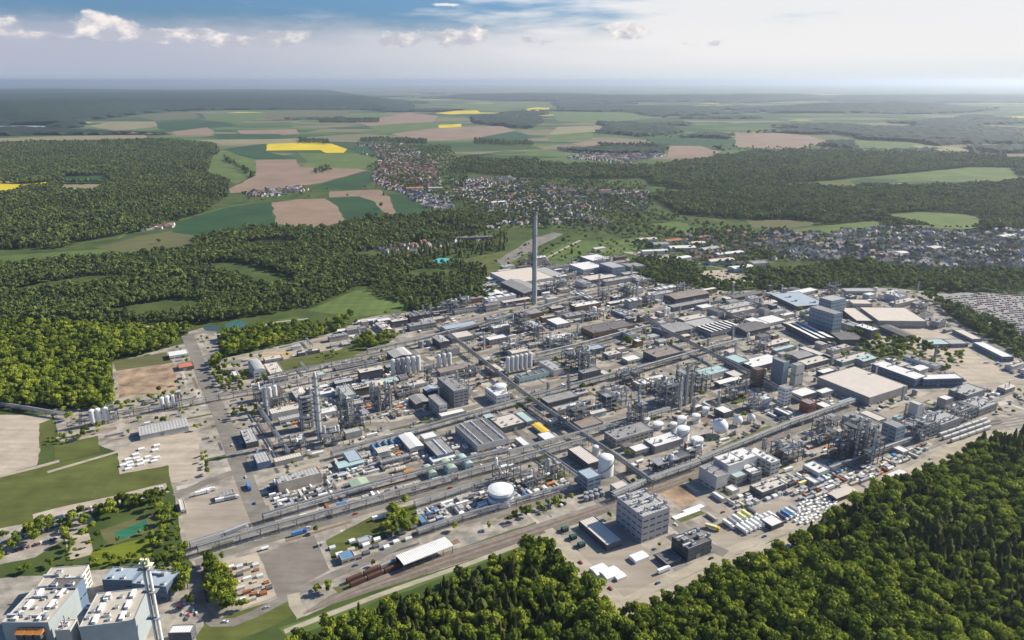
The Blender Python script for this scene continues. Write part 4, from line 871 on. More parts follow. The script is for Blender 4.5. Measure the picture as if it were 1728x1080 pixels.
# process plant that reads in the photo
for px, py, la, lb, h, lk in ((521, 722, 16, 14, 40, 'tall dense steel process tower by the slim column'), (586, 722, 18, 14, 34, None), (645, 690, 24, 14, 26, None), (727, 640, 16, 12, 22, None), (780, 668, 16, 14, 26, None), (560, 748, 24, 18, 12, None), (610, 715, 20, 16, 14, None), (475, 690, 22, 12, 16, None), (500, 760, 26, 12, 10, None), (855, 812, 28, 16, 18, 'grey-green process plant behind the drum tank'),
  (1035, 686, 44, 24, 20, 'dark brown process plant in the centre'), (988, 622, 24, 20, 26, None), (1128, 680, 30, 22, 26, None), (1155, 670, 20, 20, 34, None), (975, 714, 24, 18, 20, None), (1075, 715, 20, 16, 26, None), (1180, 660, 26, 18, 22, None), (880, 560, 22, 16, 30, None), (905, 575, 18, 14, 22, None), (1060, 500, 26, 18, 22, None), (1090, 515, 28, 18, 16, None), (1020, 505, 22, 16, 16, None),
  (1322, 775, 36, 26, 18, 'grey steel plant beside a white hall'), (1445, 765, 34, 24, 34, 'dark tall steel plant near the right sidings'), (1470, 778, 18, 16, 28, None), (1415, 772, 20, 18, 20, None), (1390, 745, 30, 14, 12, None), (1130, 790, 50, 16, 12, 'long grey steel plant beside the rails'), (1160, 770, 30, 16, 10, None), (1270, 690, 20, 18, 16, None), (1235, 672, 26, 16, 18, None), (900, 820, 22, 16, 10, None), (930, 805, 24, 18, 12, None)):
    x, y = P(px, py); process(x, y, la * .85, lb * .85, h, look=lk)
bld((1514, 722), (1506, 706), (1528, 716), 24, wall='bluegrey', roof='grey', name='process_building', cat='block', look='blue-grey block at the end of the long right plant')
for k, (px, py) in enumerate(((1552, 736), (1584, 720), (1618, 706), (1648, 692))): x, y = P(px, py); (process(x, y, 32, 20, (20, 17, 15, 13)[k], mt=M_steel, look='long grey process plant above the wagon sidings') if k in (0, 2) else building(x, y, 38, 24, 13 - k, RZ, 'grey', 'light', vents=[('unit', 6), ('duct', 4), ('stack', 3)], look='grey works block above the wagon sidings', name='process_building', cat='block'))
for px, py, la, lb, h, wl, rf in ((1630, 668, 40, 22, 9, 'grey', 'light'), (1656, 690, 26, 18, 8, 'light', 'grey')):
    x, y = P(px, py); building(x, y, la, lb, h, RZ, wl, rf, vents=[('unit', 4), ('box', 4)], look='grey flat works hall at the far right corner')
lm(1514, 740, 'blue-grey end block'); lm(1445, 765, 'dark steel plant')
x, y = P(541, 742); column(x, y, 2.6, zat(541, 742, 628), M_vent, look='tallest slim pale column on the left', plats=6); lm(541, 742, 'tallest slim column')
for px, py, r, top in ((529, 720, 1.8, 652), (511, 724, 1.6, 668), (579, 722, 1.6, 660), (589, 720, 2.2, 668), (596, 716, 1.4, 672), (631, 690, 1.8, 644), (641, 694, 1.5, 650), (653, 688, 2, 642), (659, 690, 1.5, 648), (452, 700, 1.6, 652), (1147, 690, 1.6, 636), (1156, 684, 1.8, 615), (1165, 680, 1.5, 628), (1141, 660, 1.4, 614), (1060, 720, 1.8, 684), (1081, 716, 1.6, 678), (978, 626, 1.6, 592), (993, 630, 1.5, 595), (1442, 775, 1.5, 712), (1456, 772, 1.5, 706), (1470, 780, 1.7, 724), (1429, 770, 1.4, 726), (817, 590, 1.5, 560), (771, 662, 1.5, 625), (1065, 470, 1.5, 448), (1010, 500, 1.2, 462), (1075, 505, 1.5, 476), (959, 660, 1.3, 632)):
    x, y = P(px, py); column(x, y, r, zat(px, py, top), plats=3)
# pipe bridges
RK = [
 ([(335, 937), (440, 906), (560, 873), (700, 833), (860, 788), (1000, 748)], 7, 8, 'pipe bridge past the grey paved yard to the drum tank'),
 ([(322, 929), (380, 911), (420, 895)], 7, 7, 'short white pipe bridge along the paved yard', ),
 ([(445, 882), (560, 848), (660, 820), (760, 793), (858, 770)], 7, 8, 'upper parallel pipe bridge right of the paved yard'),
 ([(0, 688), (40, 694), (80, 701), (115, 706)], 5, 6, 'pipe bridge at the left edge below the wood'),
 ([(115, 725), (200, 706), (304, 690), (370, 676), (441, 664), (560, 640), (680, 614)], 5, 8, 'long pipe bridge crossing over the wide left road'),
 ([(437, 697), (462, 735), (487, 775)], 5, 8, 'dark pipe bridge running towards the viewer on the left'),
 ([(560, 775), (680, 741), (770, 715), (870, 686), (960, 660), (1100, 622)], 7, 8, 'pipe bridge behind the big dark-roofed hall'),
 ([(858, 776), (950, 750), (1045, 724), (1130, 700)], 7, 9, 'pipe bridge in front of the grey flat plant'),
 ([(745, 562), (800, 606), (878, 669), (920, 700), (982, 744), (1040, 783), (1098, 826)], 6, 9, 'long pipe bridge slanting down through the plant centre'),
 ([(899, 760), (935, 785), (978, 816)], 5, 8, 'short pipe bridge slanting down beside the pale-roofed hall'),
 ([(1085, 545), (1118, 566), (1200, 608), (1290, 655), (1370, 700)], 7, 11, 'high pipe bridge slanting down through the right half'),
 ([(1034, 846), (1100, 818), (1180, 789)], 8, 8, 'broad pipe bridge beside the rails behind the grey block'),
 ([(1180, 786), (1250, 757), (1330, 724), (1440, 684)], 7, 8, 'pipe bridge above the green strip and the rails'),
 ([(1400, 800), (1440, 786), (1500, 762), (1540, 748)], 6, 7, 'pipe bridge below the dark steel plant'),
 ([(620, 600), (700, 583), (790, 560), (860, 540), (960, 512), (1060, 490)], 6, 9, 'pipe bridge running below the tall chimney'),
 ([(905, 606), (980, 588), (1060, 566), (1100, 556)], 6, 8, 'pipe bridge in front of the long dark hall'),
 ([(900, 618), (960, 603), (1040, 582)], 6, 8, 'second pipe bridge in front of the long dark hall'),
 ([(1040, 642), (1120, 618), (1200, 595), (1250, 582)], 6, 9, 'pipe bridge crossing below the central green patch'),
 ([(700, 858), (800, 826), (900, 800)], 5, 6, 'low pale pipe bridge right of the green patch'),
 ([(705, 905), (780, 880), (870, 853), (960, 828)], 5, 6, 'low pale pipe bridge in front of the drum tank'),
 ([(460, 640), (560, 620), (660, 600)], 5, 7, 'low pipe bridge along the grass strip'),
 ([(1250, 660), (1300, 646), (1350, 630)], 5, 10, 'pipe bridge under the blue-grey tower'),
]
for q in RK: rack(q[0], q[1] * .68, q[2], q[3], npipe=6 if q[1] > 5 else 4)
# canopy over the rail yard
def canopy(Np, Lp, Rp, h, m, look, az=None):
    x, y, la, lb, rz = corner(Np, Lp, Rp, h, az); o = root('station_canopy', x, y, 0, rz); b = MB(); X2, Y2 = la / 2, lb / 2
    b.poly([(-X2, -Y2, h - .6), (X2, -Y2, h - .6), (X2, 0, h), (-X2, 0, h)], m); b.poly([(-X2, 0, h), (X2, 0, h), (X2, Y2, h - .6), (-X2, Y2, h - .6)], m); b.box(-X2, -Y2 - .1, h - 1.3, X2, -Y2 - .02, h - .6, M_white, bottom=True); b.obj('roof', o)
    for k in range(int(la / 9) + 1):
        for s in (-1, 1): q = MB(); xx = -X2 + .5 + k * (la - 1) / int(la / 9); q.box(xx - .2, s * (Y2 - .6) - .2, 0, xx + .2, s * (Y2 - .6) + .2, h - .7, M_steeld); q.obj('post', o)
    LINES.append((P(Lp[0], Lp[1] + 5), P(*Rp), 14)); occ_c(x, y, la, lb, 6); tag(o, look, 'canopy', auto=False); return o
canopy((681, 952), (668, 936), (765, 919), 8, RF['white'], 'long white loading canopy over the railway tracks')
lm(715, 945, 'white rail canopy')
# the waste burning plant in the lower left corner
M_front = W['dark']
bld((2, 1050), (50, 992), (81, 1050), 26, az=None, wall='incin', roof='beige', bands=0, occ=False, vents=[('bigsky', 6), ('box', 12), ('duct', 3), ('stack', 3)], name='incinerator_hall', cat='hall', look='large cream-roofed block at the very lower left corner')
bld((133, 1058), (178, 999), (226, 1047), 27, az=None, wall='incin', roof='beige', bands=0, occ=False, vents=[('bigsky', 6), ('box', 7), ('unit', 2)], name='incinerator_hall', cat='hall', look='cream-roofed block with six white skylights beside twin stacks')
x, y, la, lb, rz = corner((133, 1058), (178, 999), (226, 1047), 27, None)
bld((62, 990), (92, 957), (128, 985), 17, az=None, wall='light', roof='beige', occ=False, vents=[('duct', 2), ('unit', 2)], name='incinerator_hall', cat='hall', look='beige flat roof at the back of the corner works')
bld((78, 992), (88, 975), (127, 992), 27, az=None, wall='blue', roof='dark', occ=False, bands=2, vents=[('unit', 2)], name='boiler_house', cat='block', look='dark boiler house standing on the corner works')
bld((172, 978), (190, 956), (223, 979), 14, az=None, wall='blue', roof='bluegrey', occ=False, bands=2, vents=[('box', 3)], name='office_building', cat='office', look='pale grey-roofed office left of the twin stacks')
bld((222, 984), (240, 958), (280, 990), 13, az=None, wall='blue', roof='bluegrey', occ=False, bands=2, vents=[('box', 4), ('duct', 1)], name='office_building', cat='office', look='pale grey-roofed office right of the twin stacks')
bld((92, 1064), (104, 1046), (118, 1062), 24, az=None, wall='light', roof='cream', occ=False, bands=0, vents=[('stack', 2), ('unit', 1)], name='filter_house', cat='block', look='small filter house between the two cream-roofed blocks')
bld((130, 1040) , (142, 1020), (160, 1040), 20, az=None, wall='light', roof='light', occ=False, bands=0, vents=[('duct', 1)], name='filter_house', cat='block', look='small pale filter house behind the corner works')
bld((283, 1068), (289, 1054), (322, 1067), 9, az=None, wall='dark', roof='white', occ=False, bands=1, name='garage', cat='garage', look='white-roofed garage right of the twin stacks')
o = root('twin_stack', *P(271, 1092)); hh = zat(271, 1092, 944)
for s in (-1, 1):
    b = MB(); b.lathe([(1.15, 0), (1.05, hh)], M_white, 16, s * 1.7, 0); b.obj('flue', o, smooth=False)
    b = MB(); b.lathe([(1.25, hh - 3), (1.25, hh + .4), (.95, hh + .4), (.95, hh - .5)], mat('pale_yellow_paint', (.78, .78, .5)), 16, s * 1.7, 0); b.obj('flue_top', o)
for f in (.35, .65, .9): b = MB(); b.box(-5, -2.6, hh * f, 5, 2.6, hh * f + .3, M_steel, bottom=True); b.obj('platform', o)
b = MB(); b.box(-4.8, -2.2, hh - 4.2, 4.8, 2.2, hh - 3.8, mat('pale_yellow_paint', ()), bottom=True); b.obj('top_platform', o)
b = MB(); [b.box(s * .35 - .12, -2.2, 0, s * .35 + .12, -1.9, hh, M_steeld) for s in (-1, 1)]; b.obj('ladder', o)
tag(o, 'white twin exhaust stacks with pale yellow tops at lower left', 'stack', auto=False); lm(262, 1040, 'twin white stacks')
for k in range(3):
    x, y = P(34 + k * 15, 1066, 21); o = root('fuel_hopper', x, y, 20, R_(-4)); b = MB(); b.box(-2.4, -1.6, -20, 2.4, 1.6, 0, W['dark']); b.obj('shaft', o); b = MB(); b.poly([(-3, -2, 0), (3, -2, 0), (3, 2, 2.4), (-3, 2, 2.4)], RF['orange']); b.poly([(-3, -2, 0), (-3, 2, 2.4), (-3, 2, 0)], RF['orange']); b.poly([(3, -2, 0), (3, 2, 0), (3, 2, 2.4)], RF['orange']); b.obj('hood', o); tag(o, 'orange hopper hood on the corner works', 'hopper')
# ------------------------------------------------------------------ vehicles, trains, goods
protos = {}
def lorry(px, py, az, box='white', cab=0, look='white lorry', name='lorry', L=12.5, xy=None, group=None):
    key = (box, cab, L)
    if key not in protos: protos[key] = lorry_proto(M_tarp[box], M_cab[cab], L); o = protos[key]
    else: o = copy_tree(protos[key])
    x, y = xy or P(px, py); o.location = (x, y, .08); o.rotation_euler = (0, 0, R_(90 - az)); tag(o, look, 'lorry', group, auto=True); occ_c(x, y, 8, 8, 0); return o
for k in range(8): lorry(1252 + k * 7.5, 897 - k * 3.2, AZA + 91, look='white trailer lorry in the parked row', group='lorries parked side by side')
for k in range(6): lorry(1229 + k * 8, 888 - k * 4, AZA + 90, ('white', 'grey', 'white', 'yellow', 'yellow', 'dark')[k], look='lorry in the second row of the lorry park', group='lorries parked behind')
for k in range(4): lorry(1320 + k * 7, 876 - k * 4, AZA + 90, ('dark', 'blue', 'white', 'grey')[k], look='lorry parked beside the pale slab')
for px, py, a_, bx, cb, lk in ((342, 834, 60, 'white', 0, 'lorry parked at the top of the paved yard'), (352, 830, 60, 'white', 0, 'lorry in the paved yard beside a grey shed'), (376, 846, 65, 'white', 0, 'low white trailer in the paved yard'), (391, 843, 65, 'grey', 0, 'grey trailer in the paved yard'), (420, 824, 150, 'blue', 1, 'blue lorry on the wide left road'), (505, 902, 60, 'blue', 1, 'blue lorry on the dark tarmac yard'), (1400, 826, 60, 'white', 0, 'lorry between white stacked goods'), (1355, 818, 60, 'yellow', 2, 'yellow lorry in the front yard'), (1337, 820, 60, 'dark', 3, 'red-cabbed lorry in the front yard'), (1202, 893, 120, 'yellow', 2, 'yellow machine lorry on the forest side road'), (1120, 965, 60, 'white', 0, 'lorry behind the square black basin'), (1190, 930, 60, 'blue', 1, 'blue lorry at the forest edge'), (640, 876, 62, 'white', 0, 'lorry on the road by the green patch'), (1330, 795, 60, 'white', 0, 'lorry in front of the white complex'), (1560, 552, 80, 'dark', 0, 'dark lorry on the truck court'), (1620, 600, 80, 'dark', 0, 'dark lorry at the near end of the truck court'), (740, 812, 62, 'white', 0, 'lorry beside the front pipe bridge')): lorry(px, py, a_, bx, cb, lk)
for k in range(7): x, y = P(1380 + k * 6.5, 808 - k * 3); crate(x, y, (12, 2.5, 2.7), (M_tarp['blue'], M_tarp['white'], RF['teal'], M_tarp['grey'])[k % 4], 'shipping_container', 'container below the white hall at the right front', 'container', 'containers in the front yard', rz=RZ + pi / 2)
# wagons
def wagon(x, y, rz, m, look, group):
    key = 'wagon' + m.name
    if key not in protos:
        o = root('rail_wagon', 0, 0); b = MB(); b.box(-6.4, -1.4, 1.2, 6.4, 1.4, 3.6, m, bottom=True); n = 6; prev = None
        for j in range(n + 1):
            a = pi * j / n; cur = ((-6.4, -1.4 * cos(a), 3.6 + .7 * sin(a)), (6.4, -1.4 * cos(a), 3.6 + .7 * sin(a)))
            if prev: b.poly([prev[0], prev[1], cur[1], cur[0]], m)
            prev = cur
        for sx in (-6.4, 6.4): b.poly([(sx, -1.4 * cos(pi * j / n) * (1 if sx > 0 else -1), 3.6 + .7 * sin(pi * j / n)) for j in range(n + 1)][::1], m)
        b.obj('body', o); b = MB(); b.box(-6.6, -1.1, .8, 6.6, 1.1, 1.19, M_steeld, bottom=True); b.box(-7, -.3, .8, 7, .3, 1.1, M_steeld); b.obj('chassis', o)
        for xx in (-5, -3.6, 3.6, 5): q = MB(); q.bar((xx, -.95, .46), (xx, .95, .46), .45, M_steeld, 8); q.obj('wheel', o)
        protos[key] = o
    else: o = copy_tree(protos[key])
    o.location = (x, y, .1); o.rotation_euler = (0, 0, rz); tag(o, look, 'rail wagon', group); return o
M_wag = [mat('wagon_white', (.58, .57, .54), var=.1), mat('wagon_brown', (.11, .06, .045), var=.25), mat('wagon_grey', (.3, .3, .3), var=.2)]
def train(p, q, n, ms, look, group):
    (x0, y0), (x1, y1) = P(*p), P(*q); d = math.hypot(x1 - x0, y1 - y0); ux, uy = (x1 - x0) / d, (y1 - y0) / d
    for k in range(n): wagon(x0 + ux * (7 + 14.4 * k), y0 + uy * (7 + 14.4 * k), math.atan2(uy, ux), ms[k % len(ms)], look, group)
train((584, 985), (672, 948), 5, M_wag[1:2] + M_wag[1:3], 'brown goods wagon left of the white rail canopy', 'wagons left of the canopy')
train((590, 992), (672, 958), 4, M_wag[1:2], 'brown goods wagon on the track nearest the wood', 'wagons on the near track')
train((1584, 737), (1640, 718), 6, M_wag[:1], 'white wagon in the far siding row', 'wagons in the far siding')
train((1590, 743), (1650, 722), 6, M_wag[:1], 'white wagon in the middle siding row', 'wagons in the middle siding')
train((1604, 747), (1660, 727), 5, M_wag[:1], 'white wagon in the siding row nearest the wood', 'wagons in the near siding')
# covered goods and bags
def scatter(poly, n, mind, tries=30):
    w_ = [P(*p) for p in poly]; x0, x1 = min(p[0] for p in w_), max(p[0] for p in w_); y0, y1 = min(p[1] for p in w_), max(p[1] for p in w_); out = []
    for _ in range(n * tries):
        if len(out) >= n: break
        x, y = U(x0, x1), U(y0, y1)
        if inpoly(x, y, w_) and all((x - a) ** 2 + (y - b) ** 2 > mind * mind for a, b in out): out.append((x, y))
    return out
for x, y in scatter([(1345, 868), (1350, 848), (1395, 838), (1412, 848), (1405, 862), (1362, 888), (1340, 885)], 95, 3.6): crate(x, y, (U(2, 4) // .5 * .5, 2.5, 2.2), M_white, 'covered_goods', 'white wrapped pallet stack in the storage corner by the wood', 'pallet stack', 'wrapped pallets by the wood'); occ_c(x, y, 3, 3, 0)
for px, py, s, lk in ((1012, 966, (13, 11, 4), 'white tent sheet at the fence left of the sandy works ground'), (1030, 972, (15, 11, 4.5), 'second white tent sheet beside the works fence'), (1045, 975, (9, 7, 3), 'small white tent sheet beside the works fence'), (1078, 943, (14, 9, 3.5), 'lone white tent on the sandy works ground'), (1158, 868, (30, 5, 1.2), 'long white slab stack below the construction pit'), (1170, 860, (22, 5, 1.4), 'white slab stack right of the construction pit')): x, y = P(px, py); crate(x, y, s, M_white, 'tent_sheet', lk, 'tent'); occ_c(x, y, s[0], s[1])
for x, y in scatter([(205, 785), (235, 755), (270, 748), (275, 775), (215, 795)], 16, 6): crate(x, y, (6, 4, 2.2), M_white, 'covered_goods', 'white sheeted heap on the sandy ground below the long shed', 'sheeted heap', 'white heaps on the sand')
for k in range(3): x, y = P(953 + k * 14, 896 + k * 13); o = root('transformer', x, y, 0, RZ); b = MB(); b.box(-5, -4, .05, 5, 4, .5, M_conc); b.obj('base', o); b = MB(); b.box(-3, -2, .5, 3, 2, 4, mat('transformer_green', (.05, .12, .1), var=.2)); b.obj('body', o); [(lambda q: (q.box(xx - .2, -3, .8, xx + .2, 3, 3.4, M_steeld), q.obj('radiator', o)))(MB()) for xx in (-2, 0, 2)]; [(lambda q: (q.bar((xx, 0, 4), (xx, 0, 5.6), .22, M_white, 6), q.obj('bushing', o)))(MB()) for xx in (-1.8, 0, 1.8)]; tag(o, ('farthest', 'middle', 'nearest')[k] + ' of three dark green transformers beside the low pink-roofed hall', 'transformer', auto=False); occ_c(x, y, 11, 9)
for k, (px, py) in enumerate(((690, 800), (676, 795), (630, 760), (640, 757), (650, 753), (660, 750), (672, 748))): x, y = P(px, py); crate(x, y, (11, 4.5, 5), RF['orange'] if k < 1 else (RF['cream'] if k < 2 else RF['blue']), 'drum_tank', ('orange lying tank on the pale pad', 'cream lying tank beside the orange one')[k] if k < 2 else 'blue lying tank behind the long low hall', 'tank', rz=RZ if k < 2 else RZ + pi / 2); occ_c(x, y, 11, 5)
# cars
def cars(poly, n, look, group, az=AZA + 90, mind=3.2):
    for x, y in scatter(poly, n, mind): car(x, y, R_(90 - az) + (pi if rnd() < .5 else 0), random.choice(('white', 'silver', 'black', 'blue', 'grey', 'silver', 'black', 'red')), look, group)
def rowcars(p, q, n, look, group):
    (x0, y0), (x1, y1) = P(*p), P(*q); d = math.hypot(x1 - x0, y1 - y0); ux, uy = (x1 - x0) / d, (y1 - y0) / d
    for k in range(n):
        if rnd() < .8: car(x0 + (x1 - x0) * (k + .5) / n, y0 + (y1 - y0) * (k + .5) / n, math.atan2(uy, ux) + pi / 2, random.choice(('white', 'silver', 'black', 'blue', 'grey', 'silver', 'black', 'red')), look, group)
rowcars((62, 884), (276, 822), 50, 'parked car in the long row beside the big meadow', 'cars beside the meadow'); rowcars((62, 890), (276, 828), 46, 'parked car in the second row beside the big meadow', 'cars in the second meadow row')
rowcars((0, 918), (145, 872), 30, 'parked car between the tree rows at the left', 'cars between the tree rows'); rowcars((0, 938), (110, 905), 20, 'parked car in the car park nearest the corner works', 'cars nearest the corner works')
for k in range(3): rowcars((1575 + k * 22, 508 + k * 12), (1650 + k * 22, 500 + k * 12), 16, 'parked car on the big sandy car park at the right edge', 'cars on the sandy car park')
rowcars((1180, 464), (1250, 468), 16, 'parked car on the pale lot behind the tree belt', 'cars behind the tree belt'); rowcars((1195, 472), (1250, 474), 12, 'parked car on the pale lot behind the tree belt', 'cars behind the tree belt')
rowcars((1455, 690), (1530, 662), 16, 'parked car along the street right of the beige hall', 'cars beside the beige hall')
cars([(300, 1020), (330, 1010), (335, 1040), (305, 1050)], 8, 'parked car beside the garage at the lower left', 'cars beside the garage')
for px, py, a_ in ((350, 655, 150), (372, 708, 152), (392, 752, 332), (415, 806, 152), (430, 850, 332), (520, 891, 62), (600, 868, 62), (680, 845, 242), (760, 824, 62), (380, 1050, 90), (450, 1026, 60), (600, 955, 62), (690, 911, 240), (770, 883, 62), (980, 950, 150), (1030, 994, 150), (1110, 985, 60), (1200, 943, 60), (1290, 906, 240), (1380, 869, 60), (1480, 820, 240), (1570, 775, 60), (1090, 850, 140), (1140, 886, 140), (1250, 876, 60), (1220, 865, 60), (1380, 712, 62), (1500, 668, 62), (1590, 636, 62), (1450, 575, 110), (1560, 603, 110), (700, 713, 62), (860, 672, 62), (1000, 630, 62), (1150, 590, 62), (940, 777, 140), (840, 697, 140), (1060, 588, 140), (1180, 652, 140)):
    x, y = P(px, py); car(x, y, R_(90 - a_), random.choice(('white', 'silver', 'black', 'blue', 'red')), 'car driving on one of the works roads', 'cars on the works roads')
MORE_CARS = []
for k in range(22):
    for q in range(40):
        px, py = 1572 + k * 9 + q * 4.2 - (k // 2) * 4, 504 + k * 3.0 - q * .35
        if rnd() < .85 and px < 1740 and (q % 12) < 11: MORE_CARS.append((px, py))
# ------------------------------------------------------------------ filling the blocks
PA = [toab(p) for p in PLW]; a0, a1 = min(p[0] for p in PA), max(p[0] for p in PA); b0, b1 = min(p[1] for p in PA), max(p[1] for p in PA)
def okspot(a, b, la, lb, pad=.8, edge=6):
    if not free(a - la / 2 - pad, b - lb / 2 - pad, a + la / 2 + pad, b + lb / 2 + pad): return None
    for i, j in ((0, 0), (-1, -1), (1, -1), (1, 1), (-1, 1)):
        x, y = fromab(a + i * (la / 2 + edge * .5), b + j * (lb / 2 + edge * .5))
        if not inpoly(x, y, PLW): return None
        if near_line(x, y, 1.2): return None
    x, y = fromab(a, b)
    for f in FIELDS:
        if inpoly(x, y, f): return None
    if la > 20:
        for i in (-.25, .25):
            q = fromab(a + i * la, b)
            if near_line(q[0], q[1], lb / 2): return None
    return x, y
def sample(n, szf, fn, tries=60, zone=None, pad=.8, poly=None):
    c = 0; bb = (a0, a1, b0, b1)
    if poly: q_ = [toab(P(*p)) for p in poly]; bb = (min(p[0] for p in q_), max(p[0] for p in q_), min(p[1] for p in q_), max(p[1] for p in q_)); zone = lambda px, py: inpoly(px, py, poly)
    for _ in range(n * tries):
        if c >= n: break
        a, b = U(bb[0], bb[1]), U(bb[2], bb[3]); la, lb = szf(); q = okspot(a, b, la, lb, pad)
        if not q: continue
        px, py = PX(*q)
        if not (-20 < px < 1760): continue
        if zone and not zone(px, py): continue
        fn(q[0], q[1], la, lb, px, py); c += 1
    return c
def core(px, py): return px > 425 and py < 830 - max(0, px - 1100) * .28
def loose(px, py): return px > 425 or rnd() < .12
def pal(px, py):
    if py < 600: return random.choice(('grey', 'grey', 'light', 'brown', 'light', 'dark', 'white', 'white', 'cream', 'beige', 'light', 'pink')), random.choice(('grey', 'concrete', 'brown', 'light', 'dark', 'concrete', 'white'))
    if px > 1180: return random.choice(('white', 'cream', 'light', 'grey', 'white', 'pink', 'teal', 'beige', 'grey')), random.choice(('light', 'grey', 'dark', 'white', 'concrete', 'bluegrey'))
    return random.choice(('grey', 'light', 'white', 'cream', 'dark', 'beige', 'teal', 'light', 'white', 'cream', 'white', 'pink')), random.choice(('grey', 'dark', 'light', 'concrete', 'teal', 'beige'))
def f_build(x, y, la, lb, px, py):
    rf, wl = pal(px, py); h = random.choice((5, 6, 7, 8, 9, 11)) * (1 if max(la, lb) > 16 else .8) + U(-.4, .4); h = h * 1.9 if rnd() < .10 else h
    nv = [(random.choice(('box', 'unit', 'duct', 'stack', 'house')), random.randint(1, 3))] if la * lb > 180 and rnd() < .75 else []
    if la * lb > 380: nv.append((random.choice(('box', 'stack', 'ridge')), random.randint(2, 5)))
    building(x, y, la, lb, h, RZ, wl, rf, random.choice(('flat', 'flat', 'gable', 'flat', 'gable')), bands=0 if rnd() < .5 else 1, vents=nv, doors=rnd() < .5)
def f_proc(x, y, la, lb, px, py): process(x, y, la, lb, U(8, 18) * (1.3 if rnd() < .25 else 1), dens=.7)
sample(34, lambda: (U(34, 70), U(11, 20)), f_build, zone=core); sample(20, lambda: (U(12, 20), U(26, 48)), f_build, zone=core)
sample(28, lambda: (U(16, 34), U(12, 20)), f_proc, zone=core)
sample(90, lambda: (U(18, 32), U(9, 15)), f_build, zone=core)
sample(34, lambda: (U(9, 15), U(9, 15)), f_build, zone=core)
for _ in range(26):
    ang = []
    def fr_(x, y, la, lb, px, py):
        a, b = toab((x, y)); r = random.choice((1.8, 2.4, 3.2, 4)); nx, ny = int(la // (2 * r + 1.2)), int(lb // (2 * r + 1.2)); m = random.choice((M_vent, M_white, M_steel, M_pipe)); h = U(5, 10); lk = random.choice(('small upright tank in a tight cluster', 'pale process tank in a banked row'))
        for i in range(max(1, nx)):
            for j in range(max(1, ny)):
                if rnd() < .85: q = fromab(a - la / 2 + (i + .5) * la / max(1, nx), b - lb / 2 + (j + .5) * lb / max(1, ny)); tank(q[0], q[1], r, h, wall=m, roof=random.choice(('cone', 'dome')), look=lk, stair=False, n=14, occ=False)
        occupy(a - la / 2, b - lb / 2, a + la / 2, b + lb / 2)
    sample(1, lambda: (U(9, 24), U(6, 13)), fr_, zone=core)
sample(34, lambda: (4, 4), lambda x, y, la, lb, px, py: column(x, y, U(.8, 1.5), U(14, 27), plats=2), zone=core)
GOODS = [((12.2, 2.5, 2.7), 'shipping_container', 'container'), ((6.1, 2.5, 2.6), 'shipping_container', 'container'), ((6, 4, 2.8), 'small_shed', 'shed'), ((4, 3, 2.6), 'small_shed', 'shed'), ((9, 3, 3), 'drum_tank', 'tank'), ((6, 2.4, 3), 'drum_tank', 'tank'), ((5, 4, 2.6), 'covered_goods', 'pallet stack'), ((3, 2.5, 2), 'covered_goods', 'pallet stack')]
GM = [(M_tarp['white'], 'white'), (M_tarp['grey'], 'grey'), (RF['cream'], 'cream'), (M_tarp['blue'], 'blue'), (RF['orange'], 'orange'), (M_vent, 'pale grey'), (RF['teal'], 'pale teal'), (M_rust, 'rusty'), (RF['beige'], 'beige'), (M_steeld, 'dark')]
WT = [8, 3, 5, 1.2, .9, 5, 1.2, 1.2, 3, 4]
NICE = dict(shipping_container='shipping container', small_shed='small flat shed', drum_tank='lying drum tank', covered_goods='covered pallet stack')
def f_good(x, y, la, lb, px, py):
    s, nm, ct = random.choices(GOODS, (2, 2, 3, 3, 3, 3, 3, 3))[0]; m, cn_ = random.choices(GM, WT)[0]; rt = rnd() < .4
    crate(x, y, s, m, nm, cn_ + ' ' + NICE[nm], ct, None, RZ + (pi / 2 if rt else 0)); occ_c(x, y, s[1] if rt else s[0], s[0] if rt else s[1], .3)
sample(330, lambda: (7, 5), f_good, tries=60, zone=core, pad=-.5)
sample(110, lambda: (8, 6), f_good, tries=30, zone=loose)
# skids: pumps, coolers and pipework on one base
SK = []
for sd in range(7):
    rs = random.Random(90 + sd); b = MB(); L, Wd = rs.choice(((8, 5), (7, 6), (10, 5), (6, 6))); b.box(-L / 2, -Wd / 2, 0, L / 2, Wd / 2, .3, M_conc)
    for _ in range(5):
        m = rs.choice((M_vent, M_steel, M_pipe, M_white, M_steeld, M_rust, M_steell)); x, y = rs.uniform(-L * .36, L * .36), rs.uniform(-Wd * .33, Wd * .33); k = rs.random()
        if k < .4: r = rs.uniform(.5, 1.1); hh = rs.uniform(1.8, 5); b.lathe([(r, .3), (r, hh), (r * .4, hh + .5)], m, 8, x, y)
        elif k < .7: b.box(x - 1, y - .7, .3, x + 1, y + .7, rs.uniform(1.4, 3), m)
        else: b.bar((x - 1.6, y, 1.4), (x + 1.6, y, 1.4), rs.uniform(.4, .8), m, 8)
    for _ in range(5): y = rs.uniform(-Wd / 2, Wd / 2); z = rs.uniform(1, 4.5); b.bar((-L / 2, y, z), (L / 2, y, z), .16, M_pipe, 4); x = rs.uniform(-L / 2, L / 2); b.bar((x, y, .3), (x, y, z), .16, M_pipe, 4); b.bar((x, -Wd / 2, z + .4), (x, Wd / 2, z + .4), .14, M_steell, 4)
    SK.append((b.mesh('machine_skid'), L, Wd))
def f_skid(x, y, la, lb, px, py):
    me, L, Wd = random.choice(SK); rt = rnd() < .5; o = ob('machine_skid', me, None, (x, y, .06), RZ + (pi / 2 if rt else 0)); tag(o, 'open skid of small vessels and pipes', 'machinery'); occ_c(x, y, Wd if rt else L, L if rt else Wd, .2)
sample(290, lambda: (9, 8), f_skid, tries=60, zone=core, pad=-1)
